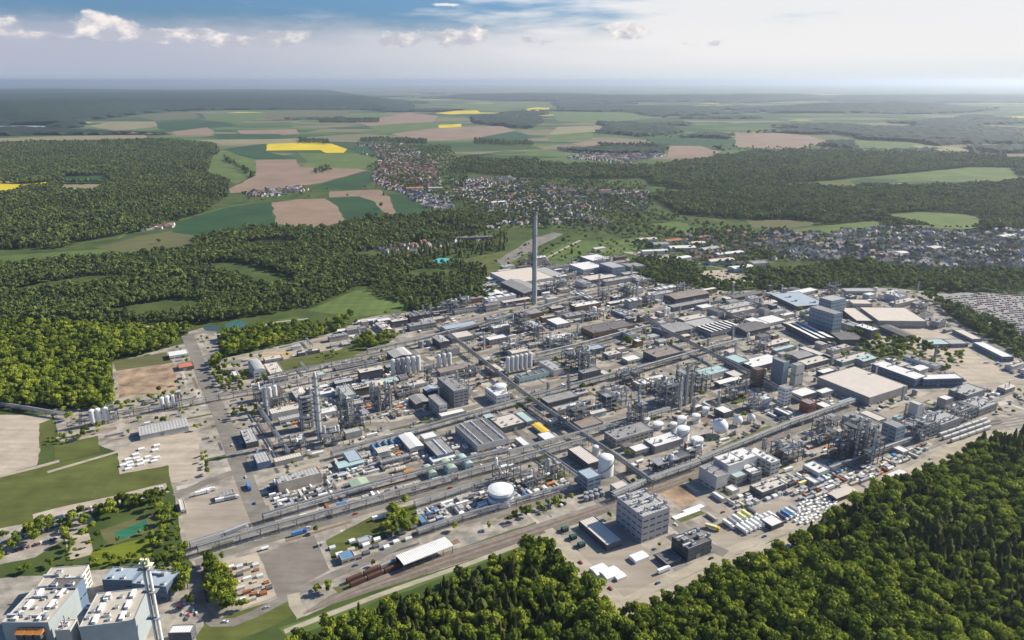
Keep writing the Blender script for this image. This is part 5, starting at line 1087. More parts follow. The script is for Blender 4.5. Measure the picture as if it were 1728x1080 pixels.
# the goods yards on the left
def f_yard(x, y, la, lb, px, py): f_good(x, y, la, lb, px, py)
YD = ((432, 830), (520, 796), (640, 760), (700, 745), (860, 760), (860, 800), (700, 838), (560, 862), (455, 885))
sample(230, lambda: (7, 4), f_yard, tries=60, poly=YD, pad=-.5)
YD2 = ((700, 860), (860, 810), (1010, 780), (1030, 820), (880, 850), (720, 900))
sample(70, lambda: (7, 4), f_yard, tries=60, poly=YD2, pad=-.5)
YD5 = ((560, 640), (700, 625), (690, 700), (540, 735), (470, 740), (470, 690)); sample(90, lambda: (7, 4), f_yard, tries=60, poly=YD5, pad=-.5)
YD3 = ((1190, 860), (1500, 745), (1640, 720), (1600, 755), (1400, 855), (1230, 925))
sample(110, lambda: (7, 4), f_yard, tries=60, poly=YD3, pad=-.5)
YD4 = ((375, 955), (432, 938), (462, 1003), (412, 1024))
for x, y in scatter([(378, 958), (430, 942), (458, 1000), (414, 1020)], 34, 6): crate(x, y, random.choice(((4, 3, 1.6), (6, 2.4, 3), (5, 4, 2.6))), random.choice((M_rust, M_steeld, M_white, M_vent, RF['beige'])), 'covered_goods', 'low heap of stored parts on the sandy plot by the hedge', 'stored goods', 'stored parts on the sandy plot')
for x, y in scatter([(560, 925), (620, 900), (700, 890), (720, 905), (640, 930), (580, 955)], 18, 8): crate(x, y, random.choice(((6, 4, 2.8), (5, 4, 2.6))), random.choice((RF['beige'], M_steeld, M_white, M_vent)), 'covered_goods', 'pallet stack beside the road above the white rail canopy', 'pallet stack', 'stacks above the rail canopy')
sample(46, lambda: (U(9, 16), U(6, 9)), f_build, zone=core, pad=.3)
YD6 = ((1200, 700), (1500, 640), (1700, 660), (1560, 745), (1400, 800), (1230, 800)); sample(70, lambda: (7, 4), f_yard, poly=YD6, pad=-.5)
YD7 = ((800, 520), (1300, 480), (1500, 560), (1300, 640), (900, 620)); sample(90, lambda: (7, 4), f_yard, poly=YD7, pad=-.5)
# paving: pads, tarmac and worn plots between the buildings, flush sheets
pm = [mat('pad_tarmac', (.12, .115, .115), var=.35, scale=.12, world=True), mat('pad_concrete', (.52, .47, .39), var=.22, scale=.12, world=True), mat('pad_gravel', (.27, .23, .18), var=.35, scale=.3, world=True), mat('pad_grey', (.24, .23, .225), var=.3, scale=.15, world=True), mat('pad_weeds', (.12, .135, .045), var=.4, scale=.15, world=True), mat('pad_brown', (.24, .175, .12), var=.3, scale=.1, world=True)]
b = MB(); PADS = []
for _ in range(30000):
    if len(PADS) > 900: break
    a, c = U(a0, a1), U(b0, b1); la, lb = random.choice(((U(10, 40), U(5, 16)), (U(3, 12), U(3, 12)), (U(20, 70), U(1.5, 5)), (U(1.5, 5), U(15, 50)))); ok = all(not (a - la / 2 < r[2] and a + la / 2 > r[0] and c - lb / 2 < r[3] and c + lb / 2 > r[1]) for r in PADS)
    if not ok: continue
    cs_ = [fromab(a + i * la / 2, c + j * lb / 2) for i, j in ((-1, 1), (1, 1), (1, -1), (-1, -1))]
    if not all(inpoly(x, y, PLW) for x, y in cs_) or any(inpoly(x, y, f) for x, y in cs_ for f in FIELDS): continue
    PADS.append((a - la / 2, c - lb / 2, a + la / 2, c + lb / 2)); b.poly([(x, y, .0125) for x, y in cs_], random.choices(pm, (4, 5, 4, 4, 2.2, 2))[0])
struct(b.obj('paving'))
# pipe runs that criss-cross between the blocks
for k in range(70):
    def f_run(x, y, la, lb, px, py):
        al = la > lb; L = max(la, lb); q0 = (x - A[0] * L / 2, y - A[1] * L / 2) if al else (x - B[0] * L / 2, y - B[1] * L / 2); q1 = (x + A[0] * L / 2, y + A[1] * L / 2) if al else (x + B[0] * L / 2, y + B[1] * L / 2)
        rack([PX(*q0), PX(*q1)], 3.2, U(4, 7), 'short low pipe run between the blocks', 1, 3); occ_c(x, y, la, lb)
    sample(1, lambda: random.choice(((U(25, 70), 4), (4, U(25, 50)))), f_run, zone=core)

import collections
print('CNT', collections.Counter(o.name.split('.')[0] for o in sc.objects if o.parent is None).most_common(30))
# ------------------------------------------------------------------ trees
F_dec = foliage('leaves_broad', (.07, .10, .012), (.18, .24, .024), (.36, .40, .045))
F_con = foliage('needles', (.042, .055, .016), (.08, .10, .023), (.15, .165, .035))
M_bark = mat('bark', (.12, .09, .06), var=.3)
def leafcrown(seed, rx, rz, zc, lobes, per, sz, m, core_=True):
    rs = random.Random(seed); b = MB()
    ls = [(rs.uniform(-.55, .55) * rx, rs.uniform(-.55, .55) * rx, zc + rs.uniform(-.5, .55) * rz, rx * rs.uniform(.38, .6)) for _ in range(lobes)]
    for lx, ly, lz, lr in ls:
        for _ in range(per):
            u, v = rs.uniform(-1, 1), rs.uniform(0, 2 * pi); s = math.sqrt(1 - u * u); d = (s * cos(v), s * sin(v), u)
            if d[2] < -.55: continue
            k = lr * rs.uniform(.72, 1.08); c = (lx + d[0] * k, ly + d[1] * k, lz + d[2] * k * .9)
            a = (d[1] + rs.uniform(-.6, .6), -d[0] + rs.uniform(-.6, .6), rs.uniform(-.6, .6)); l = math.sqrt(sum(q * q for q in a)) or 1; a = [q / l * sz * rs.uniform(.6, 1.2) for q in a]
            e = (d[1] * a[2] - d[2] * a[1] + rs.uniform(-.3, .3) * sz, d[2] * a[0] - d[0] * a[2], d[0] * a[1] - d[1] * a[0] + rs.uniform(-.3, .3) * sz)
            b.poly([tuple(c[i] - a[i] for i in range(3)), tuple(c[i] - e[i] * .8 for i in range(3)), tuple(c[i] + a[i] for i in range(3)), tuple(c[i] + e[i] for i in range(3))], m)
    if core_:
        for lx, ly, lz, lr in ls: b.lathe([(.1, lz - lr * .7), (lr * .62, lz - lr * .3), (lr * .66, lz + lr * .2), (.1, lz + lr * .68)], m, 6, lx, ly)  # closed core added inside each lobe to block light through the leaves
    return b.mesh('crown')
def conecrown(seed, r, h, z0, tiers, per, m, pw=.62):
    rs = random.Random(seed); b = MB()
    for t_ in range(tiers):
        f = t_ / tiers; z = z0 + (h - z0) * f; rr = r * (1 - f) ** pw * (.8 + .4 * rs.random()) + .25; n = max(5, int(per * (1 - f * .6)))
        for j in range(n):
            a = 2 * pi * (j + rs.random()) / n; k = rr * rs.uniform(.8, 1.15); wd = rr * 2.4 / n + .25
            b.poly([(.1 * cos(a), .1 * sin(a), z + (h - z0) / tiers * 1.7), (k * cos(a) - wd * sin(a), k * sin(a) + wd * cos(a), z - .35), (k * 1.12 * cos(a), k * 1.12 * sin(a), z - .75), (k * cos(a) + wd * sin(a), k * sin(a) - wd * cos(a), z - .35)], m)
    b.lathe([(r * .55, z0), (.1, h - .5)], m, 6); return b.mesh('crown')
def trunk(h, r, limbs=4):
    b = MB(); b.lathe([(r * 1.4, 0), (r, h * .08), (r * .7, h * .6), (r * .2, h)], M_bark, 7)
    for k in range(limbs): a = 2 * pi * k / limbs + .5; b.bar((0, 0, h * .55), (cos(a) * h * .22, sin(a) * h * .22, h * .85), r * .25, M_bark, 4)
    return b.mesh('trunk')
DC = [leafcrown(11 + k, 5.2, 5.0, 10.5, 9, 58, .95, F_dec) for k in range(4)]; DT = trunk(12, .4)
CC = [conecrown(31 + k, 3.6 + .5 * k, 17.5 - 2 * k, 2, 10, 15, F_con, (.85, .6, .45)[k]) for k in range(3)]; CT = trunk(15, .33, 0)
F_mid = foliage('leaves_valley', (.065, .095, .032), (.12, .16, .043), (.19, .23, .055))
LD = [leafcrown(51 + k, 5.4, 4.6, 9, 5, 9, 2.1, F_mid) for k in range(4)]
LC = [conecrown(71 + k, 4.6, 14.5, 2, 5, 8, F_con) for k in range(2)]
# small far trees are one mesh each, crown over trunk, standing alone in the fields
HOUSES = []
PRE = [(P(1728, 1080)[0], P(1728, 1080)[1])]
GEO = {}
near = []; forests = {}
allpoly = FIELDS
HB = [(min(p[0] for p in f), min(p[1] for p in f), max(p[0] for p in f), max(p[1] for p in f), f) for f in FIELDS]
SEG = [(min(p[0], q[0]) - hw - 5, min(p[1], q[1]) - hw - 5, max(p[0], q[0]) + hw + 5, max(p[1], q[1]) + hw + 5, p, q, hw) for p, q, hw in LINES]
def blocked(x, y, pad=3, fields=True):
    for x0, y0, x1, y1, f in HB:
        if fields and x0 < x < x1 and y0 < y < y1 and inpoly(x, y, f): return True
    for x0, y0, x1, y1, p, q, hw in SEG:
        if x0 < x < x1 and y0 < y < y1:
            dx, dy = q[0] - p[0], q[1] - p[1]; t = min(1, max(0, ((x - p[0]) * dx + (y - p[1]) * dy) / (dx * dx + dy * dy)))
            if math.hypot(x - p[0] - t * dx, y - p[1] - t * dy) < hw + pad: return True
    return False
def hn(x, y, s):           # cheap smooth noise for stands of one kind
    return .5 + .25 * (sin(x / s + 1.3 * sin(y / s * .7)) + sin(y / s * 1.3 + 1.7 * sin(x / s * .6 + 2)))
NT = {}
def wood(name, poly, sp, con=.3, sc_=1.0, dens=1.0, lod=1, wide=220, chk=True, inner=False):
    w_ = [P(*p) for p in poly]; x0, x1 = min(p[0] for p in w_), max(p[0] for p in w_); y0, y1 = min(p[1] for p in w_), max(p[1] for p in w_); nx = int((x1 - x0) / sp); ny = int((y1 - y0) / (sp * .87)); L = forests.setdefault(name, []); c = 0
    for j in range(ny + 1):
        for i in range(nx + 1):
            x = x0 + (i + .5 * (j % 2) + U(-.42, .42)) * sp; y = y0 + (j * .87 + U(-.4, .4)) * sp
            if rnd() > dens or not inpoly(x, y, w_): continue
            if abs(x) > y * .76 + 60: continue
            if chk and blocked(x, y, 4 if chk is True else 1, chk is True): continue
            a, b = toab((x, y))
            if inner and not free(a - 3, b - 3, a + 3, b + 3): continue
            
            if name == 'valley_wood' and hn(x + 300, y, 55) > .8: continue
            ic = hn(x, y, wide) * .6 + rnd() * .4 < (con + (.17 if x > 330 and name == 'near_wood' else 0)) * 1.15 - .05
            s = sc_ * U(.6, 1.2) * (1.25 if rnd() < .15 else 1) * (.72 + .55 * hn(x, y, 38)); L.append((x, y, s, U(0, 6.28), ic, lod)); c += 1
    NT[name + str(len(NT))] = c
NW = 'near_wood'
wood(NW, [(400, 1150), (478, 1098), (645, 1030), (910, 928), (928, 935), (1040, 1044), (1062, 1044), (1130, 1012), (1238, 962), (1335, 921), (1405, 876), (1475, 839), (1545, 802), (1605, 775), (1655, 751), (1728, 736), (1900, 728), (1900, 1150)], 6.6, .26, .92, lod=0, wide=60)
wood(NW, [(346, 955), (362, 948), (400, 1012), (430, 1030), (385, 1042), (350, 1020)], 5, .1, .68, lod=0)
PW = 'plant_trees'
for pl, sp, c_, s_, d_ in (([(0, 958), (0, 915), (150, 866), (282, 830), (290, 838), (160, 886), (20, 935)], 8, 0, .62, .75), ([(250, 850), (302, 835), (315, 935), (300, 960), (262, 960), (255, 905)], 7.5, .05, .75, .8), ([(0, 975), (60, 955), (160, 945), (250, 940), (300, 940), (330, 975), (290, 1000), (240, 958), (160, 958), (60, 966)], 8, 0, .6, .7), ([(105, 905), (150, 885), (168, 905), (160, 935), (120, 950)], 9, 0, .6, .5), ([(290, 985), (328, 970), (332, 1040), (300, 1015)], 8, .05, .8, .8), ([(650, 905), (655, 868), (690, 850), (712, 870), (705, 895), (680, 915)], 7.5, 0, .75, .9), ([(870, 866), (960, 842), (985, 842), (900, 872), (850, 884)], 6, 0, .5, .9), ([(505, 1005), (560, 985), (570, 992), (520, 1015)], 7, 0, .5, .8), ([(348, 615), (372, 606), (385, 640), (460, 625), (480, 645), (385, 665), (360, 650)], 8, .05, .65, .75), ([(368, 572), (425, 557), (530, 548), (600, 534), (575, 562), (480, 582), (380, 606)], 8, .15, .85, .9), ([(598, 590), (620, 570), (668, 560), (668, 578), (630, 592)], 8, 0, .7, .8), ([(380, 700), (440, 680), (445, 690), (390, 712)], 9, 0, .55, .7),
  ([(70, 740), (92, 735), (170, 725), (170, 738), (80, 755)], 9, 0, .45, .8), ([(880, 680), (895, 672), (915, 695), (905, 702)], 7, 0, .5, .9), ([(1048, 580), (1075, 568), (1100, 560), (1110, 572), (1080, 590), (1055, 598)], 8, 0, .7, .8), ([(1395, 600), (1440, 580), (1480, 565), (1560, 580), (1640, 612), (1600, 622), (1500, 606), (1420, 612)], 9, .1, .7, .55), ([(1430, 540), (1500, 552), (1500, 580), (1440, 575), (1400, 545)], 9, .1, .7, .5), ([(1340, 540), (1350, 530), (1400, 545), (1350, 560)], 9, .1, .65, .6), ([(340, 770), (348, 766), (354, 800), (346, 806)], 6, 0, .45, .9), ([(470, 800), (520, 780), (530, 790), (480, 812)], 8, 0, .5, .6), ([(1220, 508), (1260, 500), (1300, 512), (1290, 530), (1240, 528)], 9, .1, .7, .6), ([(540, 600), (590, 590), (600, 600), (548, 612)], 10, 0, .5, .5), ([(100, 700), (180, 690), (280, 668), (330, 660), (330, 670), (200, 700)], 9, 0, .55, .6), ([(1170, 770), (1290, 722), (1295, 728), (1180, 778)], 10, 0, .35, .5)):
    wood(PW, pl, sp, c_, s_, d_, lod=0, chk='roads', inner=True)
wood(PW, [(155, 862), (285, 832), (286, 840), (160, 872)], 7, 0, .5, .9, lod=0, chk=False)
wood(PW, [(150, 955), (256, 938), (258, 945), (152, 962)], 7, 0, .55, .95, lod=0, chk=False)
wood(PW, [(160, 925), (262, 893), (264, 897), (164, 930)], 6, 0, .5, .95, lod=0, chk=False)
wood(PW, PLANT, 9, 0, .5, .16, lod=0, inner=True)
wood('left_wood', [(-60, 548), (150, 552), (322, 556), (318, 574), (280, 590), (190, 610), (192, 690), (60, 692), (-60, 686)], 7.6, .12, .9, lod=0, wide=90)
wood('valley_wood', [(-90, 452), (180, 438), (330, 420), (500, 416), (640, 432), (640, 470), (600, 488), (530, 518), (430, 535), (330, 548), (150, 546), (-90, 545)], 7.8, .16, 1.0, wide=80)
wood('valley_wood', [(640, 432), (740, 446), (830, 448), (815, 480), (835, 500), (760, 522), (690, 524), (640, 502), (620, 488)], 9, .18, .9)
wood('valley_wood', [(320, 404), (420, 388), (520, 386), (600, 375), (700, 366), (790, 360), (870, 365), (800, 398), (700, 408), (620, 425), (480, 420), (330, 422)], 8.5, .22, 1.0, wide=70)
wood('hill_wood', [(-120, 245), (120, 240), (280, 237), (365, 245), (372, 262), (388, 292), (385, 330), (345, 362), (240, 392), (170, 402), (100, 420), (-120, 424)], 10.5, .28, 1.1, wide=170)
wood('belt_wood', [(1050, 458), (1130, 446), (1200, 460), (1330, 456), (1420, 444), (1530, 456), (1728, 464), (1800, 480), (1728, 494), (1600, 492), (1500, 482), (1380, 488), (1300, 490), (1200, 488), (1110, 478)], 9, .12, .95)
wood('belt_wood', [(1555, 500), (1600, 508), (1650, 540), (1800, 590), (1800, 640), (1728, 618), (1660, 572), (1600, 535)], 9, .12, .95)
wood('belt_wood', [(1080, 440), (1130, 440), (1180, 448), (1060, 452)], 9, .2, .9)
wood('far_wood', [(1090, 284), (1230, 264), (1330, 256), (1440, 257), (1560, 262), (1728, 272), (1850, 280), (1850, 300), (1560, 292), (1430, 302), (1300, 316), (1180, 325), (1100, 312)], 12, .22, 1.25, wide=200)
wood('far_wood', [(1090, 332), (1320, 318), (1480, 315), (1560, 316), (1720, 308), (1850, 310), (1850, 392), (1680, 388), (1580, 386), (1480, 384), (1380, 378), (1260, 372), (1150, 362)], 10.5, .2, 1.1, wide=150)
wood('far_wood', [(770, 270), (900, 272), (950, 280), (1090, 282), (1100, 302), (960, 302), (840, 297), (760, 287)], 12, .2, 1.2, wide=200)
wood('far_wood', [(760, 332), (900, 302), (1090, 312), (1110, 360), (1200, 384), (1290, 388), (1180, 408), (1090, 402), (1000, 396), (900, 384), (800, 396)], 13, .25, .95, dens=.4)
wood('far_wood', [(600, 245), (760, 248), (790, 300), (770, 350), (700, 330), (640, 300), (600, 275)], 14, .1, 1.0, dens=.4)
wood('far_wood', [(640, 420), (730, 405), (860, 395), (850, 430), (760, 440), (680, 440)], 12, .3, .9, dens=.5)
wood('far_wood', [(1290, 386), (1500, 386), (1800, 400), (1800, 460), (1530, 452), (1300, 440)], 13, .1, .7, dens=.5)
wood('far_wood', [(1150, 390), (1290, 388), (1300, 450), (1180, 440)], 13, .1, .75, dens=.5)
wood('far_wood', [(380, 330), (640, 300), (640, 345), (720, 360), (380, 350)], 22, .2, .8, dens=.12)
wood('far_wood', [(790, 445), (900, 412), (960, 402), (1100, 402), (1110, 420), (1060, 436), (960, 440), (860, 450)], 16, .05, .8, dens=.22, chk='roads')
wood('far_wood', [(1060, 400), (1290, 392), (1310, 470), (1200, 476), (1080, 448)], 15, .05, .8, dens=.35, chk='roads')
wood('far_wood', [(1090, 232), (1728, 226), (1850, 232), (1850, 262), (1090, 262)], 40, .2, 1.3, dens=.3)
for a_, b_2 in (((1010, 246), (1120, 250)), ((540, 204), (640, 204)), ((800, 240), (900, 244)), ((505, 239), (555, 241)), ((610, 237), (720, 240)), ((380, 268), (430, 300)), ((1540, 262), (1700, 268)), ((530, 290), (560, 287))):
    wood('far_wood', [(a_[0], a_[1] - 3), (b_2[0], b_2[1] - 3), (b_2[0], b_2[1] + 3), (a_[0], a_[1] + 3)], 14, .4, 1.2, dens=.7, chk=False)
# the 300 largest broad-leaved and 150 largest conifers stand as trees of their own
cand = [(t, nm) for nm in (NW, PW, 'left_wood') for t in forests[nm]]
def vis(t): px, py = PX(t[0], t[1], 8); return -10 < px < 1738 and py < 1090
def dist(t): return math.hypot(t[0], t[1])
vd = sorted([c for c in cand if vis(c[0]) and not c[0][4]], key=lambda c: dist(c[0]) / c[0][2]); vc = sorted([c for c in cand if vis(c[0]) and c[0][4]], key=lambda c: dist(c[0]) / c[0][2])
def tree(t, nm, meshes, tm, name, look, grp):
    o = root(name, t[0], t[1], 0, t[3]); o.scale = (t[2],) * 3; ob('trunk', tm, o); c = ob('crown', random.choice(meshes), o); tag(o, look, 'tree', grp, auto=False); return c
src = {0: [], 1: []}; seen = set()
for c_, nm in vd[:295]:
    where = dict(near_wood='wood along the bottom edge', plant_trees='rows and clumps of trees inside the works', left_wood='bright wood at the left edge')[nm]
    q = tree(c_, nm, DC, DT, 'broadleaf_tree', 'leafy broad-crowned tree in the ' + where, 'broadleaf trees in the ' + where); seen.add(id(c_)); src[0].append(q)
for c_, nm in vc[:150]:
    where = dict(near_wood='wood along the bottom edge', plant_trees='clumps of trees inside the works', left_wood='bright wood at the left edge')[nm]
    q = tree(c_, nm, CC, CT, 'spruce_tree', 'dark pointed conifer in the ' + where, 'conifers in the ' + where); seen.add(id(c_)); src[1].append(q)
def pick(L, meshes): return [next(o for o in L if o.data == m) for m in meshes if any(o.data == m for o in L)]
S0, S1 = pick(src[0], DC), pick(src[1], CC)
# lone far trees carry the simpler crowns
lone = []
for k, (px, py) in enumerate(((268, 411), (702, 268), (740, 252), (1010, 432), (965, 428), (648, 330))):
    x, y = P(px, py); m = (LD + LC)[k]; o = root('field_tree' , x, y, 0, 0); ob('trunk', DT, o); q = ob('crown', m, o); tag(o, 'lone tree standing out in the open farmland', 'tree', 'lone trees in the fields', auto=False); lone.append(q)
S2, S3 = lone[:4], lone[4:]
def gn_stuff(name, pts, sources, label, cat):
    """one object: points with scale, turn and kind, each carrying a tree"""
    me = bpy.data.meshes.new(name); me.from_pydata([(p[0], p[1], p[5] if len(p) > 5 else 0) for p in pts], [], [])
    for nm, ty, col in (('s', 'FLOAT', [p[2] for p in pts]), ('r', 'FLOAT', [p[3] for p in pts]), ('k', 'INT', [p[4] for p in pts])):
        at = me.attributes.new(nm, ty, 'POINT'); at.data.foreach_set('value', col)
    g = bpy.data.node_groups.new(name, 'GeometryNodeTree'); g.interface.new_socket('Geometry', in_out='INPUT', socket_type='NodeSocketGeometry'); g.interface.new_socket('Geometry', in_out='OUTPUT', socket_type='NodeSocketGeometry')
    n = g.nodes; gi = n.new('NodeGroupInput'); go = n.new('NodeGroupOutput'); ip = n.new('GeometryNodeInstanceOnPoints'); gti = n.new('GeometryNodeGeometryToInstance')
    for s in reversed(sources):
        oi = n.new('GeometryNodeObjectInfo'); oi.inputs['Object'].default_value = s; oi.inputs['As Instance'].default_value = False; g.links.new(oi.outputs['Geometry'], gti.inputs[0])
    g.links.new(gi.outputs[0], ip.inputs['Points']); g.links.new(gti.outputs[0], ip.inputs['Instance']); ip.inputs['Pick Instance'].default_value = True
    def na(nm, ty): a = n.new('GeometryNodeInputNamedAttribute'); a.data_type = ty; a.inputs['Name'].default_value = nm; return a.outputs['Attribute']
    g.links.new(na('k', 'INT'), ip.inputs['Instance Index']); cx = n.new('ShaderNodeCombineXYZ'); g.links.new(na('r', 'FLOAT'), cx.inputs[2]); g.links.new(cx.outputs[0], ip.inputs['Rotation'])
    cs_ = n.new('ShaderNodeCombineXYZ'); sa = na('s', 'FLOAT'); [g.links.new(sa, cs_.inputs[i]) for i in range(3)]; g.links.new(cs_.outputs[0], ip.inputs['Scale']); g.links.new(ip.outputs[0], go.inputs[0])
    o = bpy.data.objects.new(name, me); sc.collection.objects.link(o); mo = o.modifiers.new('plants', 'NODES'); mo.node_group = g; stuff(o); tag(o, label, cat, auto=False); return o
LABW = dict(near_wood='dense mixed wood filling the bottom and lower right', plant_trees='remaining small trees and bushes between the works buildings', left_wood='bright green leafy wood at the left edge', valley_wood='dark valley wood left of the works', hill_wood='dark wooded hill behind the valley fields at the left', belt_wood='tree belt between the works and the right-hand town', far_wood='far hazy woods and scattered trees around the towns')
for nm, L in forests.items():
    n0, n1 = (len(S0), len(S1)) if nm in (NW, PW, 'left_wood') else (len(S2), len(S3)); srcs = (S0 + S1) if nm in (NW, PW, 'left_wood') else (S2 + S3)
    pts = [(t[0], t[1], t[2], t[3], random.randrange(n0) if not t[4] else n0 + random.randrange(n1)) for t in L if id(t) not in seen]
    gn_stuff(nm, pts, srcs, LABW[nm], 'wood')
print('TREES', {k: len(v) for k, v in forests.items()})
# forest floor under the woods, so that no meadow shines through
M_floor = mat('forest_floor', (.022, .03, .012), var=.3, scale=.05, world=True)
for pl in ([(400, 1250), (478, 1104), (645, 1036), (908, 936), (1038, 1050), (1062, 1050), (1130, 1028), (1238, 980), (1335, 940), (1475, 858), (1605, 792), (1728, 752), (1950, 742), (1950, 1250)], [(-80, 552), (150, 556), (318, 560), (275, 588), (185, 608), (186, 686), (60, 690), (-80, 684)], [(-120, 246), (280, 239), (362, 247), (384, 294), (380, 328), (340, 360), (240, 389), (100, 417), (-120, 421)], [(330, 405), (520, 388), (780, 363), (800, 394), (700, 405), (620, 422), (480, 418)], [(1100, 284), (1230, 266), (1440, 259), (1850, 281), (1850, 298), (1560, 290), (1300, 313), (1110, 310)], [(1100, 334), (1320, 320), (1850, 312), (1850, 388), (1480, 380), (1260, 370), (1150, 360)], [(775, 273), (900, 275), (950, 283), (1085, 285), (1090, 300), (960, 300), (770, 286)]):
    w_ = [P(*p) for p in pl]; b = MB(); b.poly([(x, y, .004) for x, y in w_], M_floor)
    if sum(w_[i][0] * w_[(i + 1) % len(w_)][1] - w_[(i + 1) % len(w_)][0] * w_[i][1] for i in range(len(w_))) < 0: b.f = [tuple(reversed(f)) for f in b.f]
    struct(b.obj('forest_floor'))
# ------------------------------------------------------------------ far wooded country: canopy surfaces
M_can = mat('far_canopy', (.014, .03, .018), col2=(.03, .052, .025), var=.35, scale=.02, world=True)
def canopy_mass(poly, step, hgt, hill=0, ramp=900, name='far_forest'):
    w_ = [P(*p) for p in poly]; x0, x1 = min(p[0] for p in w_), max(p[0] for p in w_); y0, y1 = min(p[1] for p in w_), max(p[1] for p in w_); nx, ny = int((x1 - x0) / step) + 2, int((y1 - y0) / (step * 1.6)) + 2; b = MB(); idx = {}
    k = b.mi(M_can)
    def ed(x, y):
        d = 1e9
        for i in range(len(w_)):
            p, q = w_[i], w_[(i + 1) % len(w_)]; dx, dy = q[0] - p[0], q[1] - p[1]; t = min(1, max(0, ((x - p[0]) * dx + (y - p[1]) * dy) / (dx * dx + dy * dy + 1e-6))); d = min(d, math.hypot(x - p[0] - t * dx, y - p[1] - t * dy))
        return d
    for j in range(ny):
        for i in range(nx):
            x, y = x0 + (i + U(-.3, .3)) * step, y0 + (j + U(-.3, .3)) * step * 1.6
            if not inpoly(x, y, w_) or (step < 100 and blocked(x, y, 5)): continue
            e = ed(x, y); f = min(1, e / ramp); f = f * f * (3 - 2 * f); idx[(i, j)] = len(b.v); b.v.append((x, y, (hgt * U(.7, 1.15) if e > step * .8 else .05) + hill * f * (.75 + .5 * hn(x, y, 1300))))
    for (i, j), v in idx.items():
        if (i + 1, j) in idx and (i, j + 1) in idx and (i + 1, j + 1) in idx: b.f.append((v, idx[(i + 1, j)], idx[(i + 1, j + 1)], idx[(i, j + 1)])); b.m.append(k)
    if not b.f: return
    o = b.obj(name); stuff(o); return o
CM = [
 ([(-300, 156), (0, 156), (400, 156), (600, 160), (690, 172), (705, 180), (680, 189), (600, 186), (440, 186), (300, 187), (230, 195), (150, 205), (150, 219), (0, 212), (-300, 214)], 60, 25, 90, 'far wooded ridge behind the left fields'),
 ([(-200, 217), (60, 217), (160, 222), (330, 228), (240, 229), (100, 229), (-200, 233)], 40, 22, 0, 'dark wood strip left beyond the hill'),
 ([(790, 197), (850, 194), (915, 195), (920, 206), (900, 218), (850, 216), (795, 208)], 30, 24, 10, 'dark wood block in the far middle fields'),
 ([(1000, 207), (1060, 209), (1130, 212), (1160, 225), (1085, 232), (1000, 224), (925, 236), (930, 224), (1010, 214)], 32, 24, 0, 'far wood right of the middle fields'),
 ([(1290, 214), (1400, 210), (1480, 216), (1620, 214), (1728, 220), (1728, 246), (1600, 240), (1450, 234), (1400, 226)], 34, 24, 15, 'dark woods right of the far brown field'),
 ([(1250, 184), (1400, 181), (1560, 181), (1700, 184), (1650, 191), (1450, 192), (1300, 192)], 70, 24, 60, 'low wooded ridge far right'),
 ([(560, 196), (610, 194), (640, 198), (620, 205), (560, 207)], 34, 22, 0, 'small wood left of the middle fields'),
 ([(930, 176), (1000, 178), (1100, 180), (1240, 182), (1200, 196), (1100, 198), (1050, 189), (940, 186)], 60, 24, 20, 'far woods behind the middle fields'),
 ([(700, 165), (900, 162), (1100, 166), (1300, 164), (1450, 167), (1300, 173), (1000, 173), (850, 171)], 120, 24, 70, 'pale far wooded band below the horizon'),
 ([(1350, 164), (1600, 163), (2000, 164), (2000, 176), (1600, 174), (1400, 172)], 120, 24, 50, 'pale far wooded band at the right horizon'),
]
rb = random.Random(5); BL2 = []
for k in range(78):
    py = 158 + 100 * rb.random() ** 1.5; px = rb.uniform(-60, 1800) if rb.random() < .6 else rb.uniform(850, 1800)
    if py > 208 and px < 1080: continue
    wd = rb.uniform(25, 120) * (1.3 if py > 200 else 1); ht = (py - 140) * rb.uniform(.03, .09); n = 9
    pl = [(px + wd * cos(2 * pi * i / n) * rb.uniform(.6, 1.15), py + ht * sin(2 * pi * i / n) * rb.uniform(.6, 1.1)) for i in range(n)]
    d = 370 / ((py - 136) / 1230); BL2.append((pl, max(22, d * .006), 20, rb.choice((0, 0, 15, 30)) if py < 200 else 0, 'small far wood between distant fields'))
for k, q in enumerate(BL2):
    o = canopy_mass(q[0], q[1], q[2], q[3])
    if o: tag(o, 'small hazy wood among the far fields towards the horizon', 'forest', 'small far woods', auto=False)
for pl, st, hg, hl, lb in CM: o = canopy_mass(pl, st, hg, hl); tag(o, lb, 'forest', auto=False)
